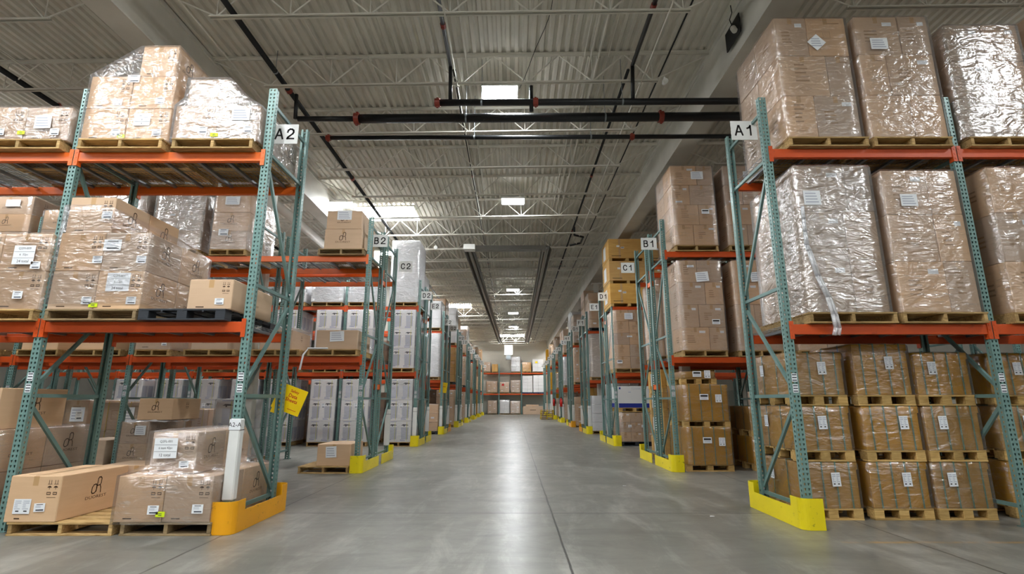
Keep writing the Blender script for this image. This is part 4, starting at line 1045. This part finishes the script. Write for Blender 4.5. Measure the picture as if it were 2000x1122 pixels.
# ------------------------------------------------------------------ front right rack (sign A1)
yA = 5.8; ZA = 4.345
sp1 = [[0, .42, 1], [0, .66, 1], [0, .45, 1]]
pal(3.38, 4.36, yA-.02, yA+1.18, ZA, 'A1', 2, 0)
load(3.38, 4.3, yA, yA+1.12, ZA+PH, [.57, .57, .56], 'three-layer wrapped kraft cartons with a tilted white sheet, top shelf of A1 by the aisle', 'text', 2, 2, 'wrap', splits=sp1, group='wrapped loads', labels=[('-y', .55, 1.32, 'scrawl', .17, .17, .75)])
pal(4.42, 5.38, yA-.02, yA+1.18, ZA, 'A1', 2, 1)
load(4.42, 5.36, yA, yA+1.12, ZA+PH, [.58, .58, .56], 'three-layer wrapped kraft cartons with a square white sheet, top shelf of A1, middle', 'text', 2, 2, 'wrap', splits=[[0, .58, 1], [0, .36, 1], [0, .6, 1]], group='wrapped loads', labels=[('-y', .28, 1.3, 'scrawl', .22, .16, 0)])
pal(5.6, 6.55, yA-.02, yA+1.18, ZA, 'A1', 2, 2)
load(5.57, 6.5, yA, yA+1.12, ZA+PH, [.53, .53, .53], 'dazzling white film-wrapped cartons, top shelf of A1 right of the second column', 'text', 2, 2, 'wrap_heavy', group='wrapped loads')
pal(6.7, 7.66, yA-.02, yA+1.18, ZA, 'A1', 2, 3)
load(6.68, 7.62, yA, yA+1.12, ZA+PH, [.58, .58, .56], 'dark wrapped kraft load, top shelf of A1 in the upper right corner', 'text', 2, 2, 'wrap_light', group='wrapped loads')
pal(3.36, 4.36, yA-.02, yA+1.18, Z1, 'A1', 1, 0)
load(3.4, 4.3, yA, yA+1.14, Z1+PH, [.62, .6, .58], 'shining wrapped kraft cartons with film trailing over the beam, lower shelf of A1', 'text', 2, 2, 'wrap_heavy', splits=[[0, .58, 1], [0, .58, 1], [0, .66, 1]], group='wrapped loads', labels=[('-y', .18, 1.38, 'scrawl', .2, .18, 0)])
m = MB(); r3 = random.Random(2)
tl = [(3.42+.0*i, yA-.03, 3.55-.16*i) for i in range(4)]+[(3.44, yA-.035, 3.0), (3.5, yA-.04, 2.7), (3.58, yA-.05, 2.45), (3.6, yA-.08, 2.25), (3.62, yA-.07, 2.1), (3.6, yA-.06, 2.02)]
for k, wv in enumerate((.0, .03, -.03)): m.path([(a+wv*(i/9), b-.006*k+r3.uniform(-.004, .004), c) for i, (a, b, c) in enumerate(tl)], .012+.004*k, 'wrap_white', 6)
smooth(tagset(m.build('trailing_film'), 'twisted tail of clear film hanging over the lower beam of A1', 'film'))
pal(4.42, 5.38, yA-.02, yA+1.18, Z1, 'A1', 1, 1)
load(4.44, 5.34, yA, yA+1.14, Z1+PH, [.6, .58, .56], 'wrapped kraft cartons, lower shelf of A1 just left of its second column', 'text', 2, 2, 'wrap', splits=[[0, .62, 1], [0, .6, 1], [0, .6, 1]], group='wrapped loads', labels=[('-y', .3, 1.35, 'scrawl', .2, .15, 0)])
pal(5.68, 6.62, yA-.02, yA+1.18, Z1, 'A1', 1, 2)
load(5.72, 6.66, yA, yA+1.14, Z1+PH, [.6, .6, .58], 'wrapped kraft cartons, lower shelf of A1 at the right edge of the view', 'text', 2, 2, 'wrap', group='wrapped loads')
# strapped boxes on block pallets, three high
tiers = ['bottom', 'middle', 'top']
for c, (a, b) in enumerate([(3.26, 3.93), (4.05, 4.72), (4.77, 5.42), (5.72, 6.4), (6.5, 7.2)]):
    zz = 0
    for t_ in range(3):
        big = (c == 3 and t_ == 0)
        hh = .50 if not (c == 1 and t_ == 2) else .6
        j = rnd.uniform(-.015, .015)
        yy = 6.2+(.1 if c >= 3 else 0)
        pallet(a+j, b+j, yy, yy+.9, zz, 'block pallet under the %s strapped box, floor of A1, %s' % (tiers[t_], SLT[c]), 'block', False, 'pallets under the stock')
        load(a+j+.01, b+j-.01, yy+.01, yy+.88, zz+PH, [hh-.01], 'green-strapped brown box, %s of its stack, floor of A1, %s' % (tiers[t_], SLT[c]), 'amber', 1, 1, 'wrap', name='strapped_box', cat='strapped box', group='green-strapped boxes on the floor',
             straps=4, labels=[('-y', [.6, .62, .3, .5, .5][c] if t_ != 1 else .3+.2*((c+1) % 3), hh*.62, 'double', .1, .15, .03), ('-x', .3, hh*.62, 'double', .09, .14, 0)])
        zz += PH+hh-.0
# row B1
yB1 = row_y(1, 'B')-.04; ZB = 4.345
for k, (a, b) in enumerate([(3.37, 4.27), (4.5, 5.38), (5.68, 6.6), (6.75, 7.7)]):
    sps = [[0, .45, 1], [0, .6, 1], [0, .42, 1], [0, .62, 1]]
    lb = [('-y', .62, 1.55, 'scrawl', .26, .18, 0), ('-y', .75, .73, 'black', .16, .1, 0), ('-y', .15, .95, 'bar', .14, .04, 0)] if k != 2 else []
    stack('B1', 2, k, a, b, yB1, 1.78, 'four-layer wrapped kraft cartons, top shelf of B1, %s' % SLT[k], 'text', 4, 2, 'wrap_light' if k else 'wrap', splits=sps, labels=lb)
    lb = [('-y', .55, 1.5, 'scrawl', .26, .2, .1), ('-y', .78, .57, 'black', .16, .1, 0), ('-y', .3, 1.72, 'bar', .14, .05, 0)] if k != 2 else []
    stack('B1', 1, k, a, b, yB1, 1.85, 'four-layer wrapped kraft cartons, lower shelf of B1, %s' % SLT[k], 'text', 4, 2, 'wrap_light' if k else 'wrap', splits=sps[::-1], labels=lb)
zz = 0
for t_, hh in enumerate((.68, .68, .12)):
    pallet(3.3, 4.2 if t_ < 2 else 4.0, yB1+.02, yB1+1.0, zz, 'block pallet under the %s amber box, floor of B1 by the aisle' % ('bottom', 'middle', 'small top')[t_], 'block', False, 'pallets under the stock')
    load(3.31, 4.18 if t_ < 2 else 3.95, yB1, yB1+1.0, zz+PH, [hh], '%s, floor of B1 by the aisle' % ('lowest green-strapped amber box', 'second green-strapped amber box', 'flat wrapped carton on top of the amber boxes')[t_], 'amber', 1, 1, 'wrap', name='strapped_box', cat='strapped box', group='green-strapped boxes on the floor',
         straps=4 if t_ < 2 else 0, labels=[('-y', .46, hh*.66, 'black', .17, .11, 0), ('-y', .78, hh*.62, 'double', .12, .15, 0)])
    zz += PH+hh+.005
for k, (a, b) in enumerate([(4.62, 5.4), (5.75, 6.6), (6.7, 7.5)]):
    zz = 0
    for t_, hh in enumerate((.5, .45)):
        pallet(a, b, yB1+.1, yB1+1.1, zz, 'block pallet under the %s dim wrapped box, floor of B1, %s' % (('bottom', 'top')[t_], SLT[k+1]), 'block', True, 'pallets under the stock')
        load(a+.01, b-.01, yB1+.1, yB1+1.1, zz+PH, [hh], 'dim wrapped amber box, %s of its stack, floor of B1, %s' % (('bottom', 'top')[t_], SLT[k+1]), 'amber', 1, 1, 'wrap', name='strapped_box', cat='strapped box', group='green-strapped boxes on the floor', straps=3, labels=[('-y', .4, hh*.6, 'scrawl', .15, .12, 0)])
        zz += PH+hh
# row C1
yC1 = row_y(1, 'C')
def crates(row, slot, x0, x1, y0, z, n, hh, where, d=1.2, lvl=2):
    zz = z
    names = {3: ['bottom', 'middle', 'top'], 5: ['lowest', 'second', 'third', 'fourth', 'top'], 4: ['lowest', 'second', 'third', 'top']}[n]
    for t_ in range(n):
        m = MB()
        for k in range(3):
            xx = x0+.06+k*(x1-x0-.12)/2
            m.cbox(xx-.05-(x0+x1)/2, xx+.05-(x0+x1)/2, -d/2+.01, d/2-.01, -.09, 0, 'block_wood', .003)
        e = thing('wooden_crate', ((x0+x1)/2, y0+d/2, zz+.09), 'pale plywood-look crate, %s of %d %s' % (names[t_], n, where), 'crate', 'stacked crates')
        new('crate_box', carton_mesh(x1-x0, d, hh-.09-.004, 'crate', 0), e)
        m.build('skid', e); zz += hh
crates('D1', 0, 3.08, 4.28, row_y(1, 'D')-.05, 4.23, 3, .74, 'on the top shelf of D1')
crates('D1', 1, 4.4, 5.38, row_y(1, 'D')-.05, 4.23, 3, .7, 'on the top shelf of D1, second from aisle')
crates('C1', 0, 3.3, 4.5, yC1+.02, 0, 4, .5, 'on the floor of C1 by the aisle', 1.15)
stack('C1', 1, 0, 3.3, 4.25, yC1+.05, 1.8, 'five-layer kraft stack, lower shelf of C1 by the aisle', 'text', 5, 2, 'wrap_light')
for k, (a, b) in enumerate([(4.6, 5.4), (5.7, 6.6)]):
    stack('C1', 1, k+1, a, b, yC1+.05, 1.7, 'kraft stack, lower shelf of C1, %s' % SLT[k+1], 'text', 4, 2, None, simple=True)
    stack('C1', 0, k+1, a, b, yC1+.05, 1.0+.4*k, 'kraft stack on the floor of C1, %s' % SLT[k+1], 'text', 3, 2, 'wrap_light', simple=True)
# row D1
yD1 = row_y(1, 'D')-.05
stack('D1', 1, 0, 3.14, 4.1, yD1, 1.82, 'five-layer kraft cartons with a white sheet, lower shelf of D1', 'text', 5, 2, 'wrap_light', labels=[('-y', .5, 1.62, 'scrawl', .26, .2, 0), ('-y', .15, .2, 'black', .16, .1, 0), ('-y', .5, .98, 'bar', .16, .05, 0)])
stack('D1', 1, 1, 4.3, 5.35, yD1, 1.7, 'kraft cartons, lower shelf of D1, second from the aisle', 'text', 4, 2, 'wrap_light', simple=True)
stack('D1', 0, 0, 3.2, 4.2, yD1, .84, 'two-layer wrapped kraft cartons under the white and blue box, floor of D1', 'text', [.28, .28, .28], 3, 'wrap', kind='plastic', labels=[('-y', .3, .45, 'bar', .1, .08, 0), ('-y', .7, .45, 'bar', .1, .08, 0)])
pallet(3.2, 4.15, yD1, yD1+1.1, PH+.86, 'block pallet between the kraft cartons and the white and blue box, floor of D1', 'block', False, 'pallets under the stock')
tagset(new('printed_box', carton_mesh(.95, 1.05, .64, 'bluewhite', 0), None, (3.67, yD1+.55, PH*2+.862)), 'white box with a blue printed band standing on the cartons of D1', 'box')
stack('D1', 0, 1, 4.4, 5.35, yD1, 1.3, 'kraft cartons on the floor of D1, second from the aisle', 'text', 3, 2, 'wrap', simple=True)

# ------------------------------------------------------------------ the rows further down
rf = random.Random(21)
descs = {'text': 'kraft cartons', 'white': 'pale cartons', 'amber': 'amber cartons', 'crate': 'yellowish cartons', 'furn': 'white cartons'}
def far_fill(s, side, nslots, y, back):
    l2 = 4.205 if side < 0 else 4.225
    for k in range(nslots):
        X0 = XUP[side]+side*(.1+(k//2)*PITCH[side]+(k % 2)*1.1)
        w = rf.uniform(.9, 1.0); a, b = (X0, X0+w) if side > 0 else (X0-w, X0)
        for lv, zb in enumerate((0, 2.165, l2)):
            if rf.random() < .1: continue
            hmax = (1.75, 1.8, 1.9)[lv]; h = rf.choice((.6, .8, 1.0, 1.0))*hmax
            st = rf.choice(['text', 'text', 'text', 'white', 'amber', 'text']); wr = rf.choice(['wrap', 'wrap_light', 'wrap_heavy', 'wrap_white'] if st != 'text' else ['wrap', 'wrap_light', 'wrap_light', 'wrap'])
            n = max(2, round(h/.38))
            lab = '%s stacked %d layers, %s %s, %s' % (('hazily wrapped ' if wr in ('wrap_white', 'wrap_heavy') else 'wrapped ')+descs[st], n, LV[lv], s, SLT[k])
            kd = rf.choice(['wood', 'wood', 'grey', 'plastic'])
            pal(a, b, y, y+1.1, zb, s, lv, k, kd, True)
            load(a, b, y, y+1.1, zb+PH, [h/n]*n, lab, st, [2, 2, 3][n % 3], 1, wr if y < 40 else None, far=True, group='wrapped loads')
for i, ch in enumerate(ROWS):
    for side in (-1, 1):
        s = ch+nm[side]; y = row_y(side, ch)
        if y > 52 or i < 4 or (side < 0 and i == 4): continue
        back = (i-1) % 2 == 1
        far_fill(s, side, (4 if i < 7 else 3) if not back else 2, y+(.0 if back else -.05), back)

# rear wall rack stock
yR = 53.28
rear = [(0, -2.55, -1.62, 1.25, 'text', 4, 'wrap', 'wood', 'wrapped kraft block on the floor of the rear rack, left'), (0, -1.35, -.35, 1.3, 'white', 3, 'wrap_heavy', 'wood', 'shiny wrapped pale block on the floor of the rear rack'),
        (0, -.28, .75, 1.2, 'text', 3, 'wrap_heavy', 'wood', 'second shiny wrapped block on the floor of the rear rack'),
        (1, -2.7, -1.6, 1.1, 'text', 4, 'wrap', 'wood', 'grey-brown wrapped block, lower shelf of the rear rack, left'), (1, -1.35, -.4, 1.0, 'text', 3, 'wrap', 'wood', 'wrapped block with a red patch, lower shelf of the rear rack'),
        (1, -.25, .75, 1.2, 'text', 5, 'wrap', 'wood', 'banded block, lower shelf of the rear rack, centre'), (1, .95, 1.98, 1.65, 'white', 5, None, 'blue', 'white cartons in steps, lower shelf of the rear rack'),
        (1, 2.05, 3.1, 1.7, 'white', 5, None, 'blue', 'white cartons, lower shelf of the rear rack, right'),
        (2, -3.0, -2.3, .95, 'text', 2, 'wrap', 'wood', 'dim wrapped block, top shelf of the rear rack, left'), (2, -2.15, -1.55, .75, 'crate', 2, None, 'wood', 'yellowish crate block, top shelf of the rear rack'),
        (2, -.2, .75, 1.5, 'white', 6, 'wrap', 'wood', 'tall pale block, top shelf of the rear rack, centre'), (2, .95, 1.85, .95, 'crate', 3, 'wrap', 'wood', 'yellow wrapped block, top shelf of the rear rack'),
        (2, 2.0, 3.08, 1.25, 'white', 3, None, 'wood', 'white cartons with a yellow patch, top shelf of the rear rack')]
for lv, a, b, h, st, n, wr, kd, lb in rear:
    z = [0, 2.065, 4.145][lv]
    pallet(a, b, yR, yR+1.0, z, 'pallet beneath the %s' % lb.replace(' of the rear rack', ', rear'), kd, True, 'pallets under the stock')
    o = load(a, b, yR, yR+1.0, z+PH, [h/n]*n, lb, st, 2, 1, wr, far=True, group='wrapped loads')
    if 'patch' in lb:
        m = MB(); m.box(-.12, .12, -.004, 0, -.1, .1, 'red_paint' if 'red' in lb else 'sheet_yellow'); new('colour_patch', m.mesh('colour_patch'), o, (-.15, -.52, h*.75))
o = lone_carton(1.0, 3.0, yR, yR+.9, .02, .78, 'very long kraft carton on the floor of the rear rack, right', 'plain')
m = MB(); m.rect('-y', 0, .42, .6, .05, 'print_brown', -.452); new('printed_name', m.mesh('printed_name'), o)
lone_carton(1.3, 2.6, yR+.2, yR+.8, .81, .16, 'flat white carton lying on the very long carton by the end wall', 'plain')

# stack of empty pallets on the aisle floor
lv_ = ['lowest', 'second', 'third', 'fourth', 'topmost']
for k in range(5):
    pallet(2.06+rnd.uniform(-.02, .02), 3.02, 39.4, 40.5, k*.135, 'empty yellow-marked pallet, %s in the stack by the far right racks' % lv_[k], 'yellow', False, 'stack of empty pallets')
# fire extinguishers on the far right columns
for k, (y, lb) in enumerate(((row_y(1, 'L')-.12, 'red fire extinguisher on the right racks, the further of two'), (row_y(1, 'J')-.12, 'red fire extinguisher on the right racks, the nearer of two'))):
    x = 3.01
    m = MB(); m.tube((0, 0, -.28), (0, 0, .18), .085, 'red_paint', 12); m.tube((0, 0, .18), (0, 0, .26), .035, 'red_paint', 10)
    e = tagset(smooth(m.build('fire_extinguisher', None, (x, y, 1.25))), lb, 'fire extinguisher')
    m = MB(); m.box(-.05, .05, -.015, .015, .26, .3, 'ink'); m.path([(.03, 0, .27), (.11, 0, .2), (.11, 0, -.1)], .012, 'ink', 6); m.build('handle', e)
# a few paper scraps on the floor
for k, (x, y) in enumerate(((1.75, 8.6), (2.3, 6.4), (1.1, 17.6))):
    m = MB(); m.poly([(-.03, -.012, .003), (.03, -.008, .006), (.025, .014, .004), (-.02, .01, .008)], 'paper'); m.poly([(-.03, -.012, .001), (.03, -.008, .001), (.025, .014, .001), (-.02, .01, .001)], 'paper')
    tagset(m.build('paper_scrap', None, (x, y, 0)), 'tiny white paper scrap on the floor, %s' % ['right of the long joint', 'nearest the front right guard', 'far down the aisle'][k], 'scrap')

w = bpy.data.worlds.new('world'); scene.world = w; w.use_nodes = True
w.node_tree.nodes['Background'].inputs[0].default_value = (.8, .88, 1, 1); w.node_tree.nodes['Background'].inputs[1].default_value = .3
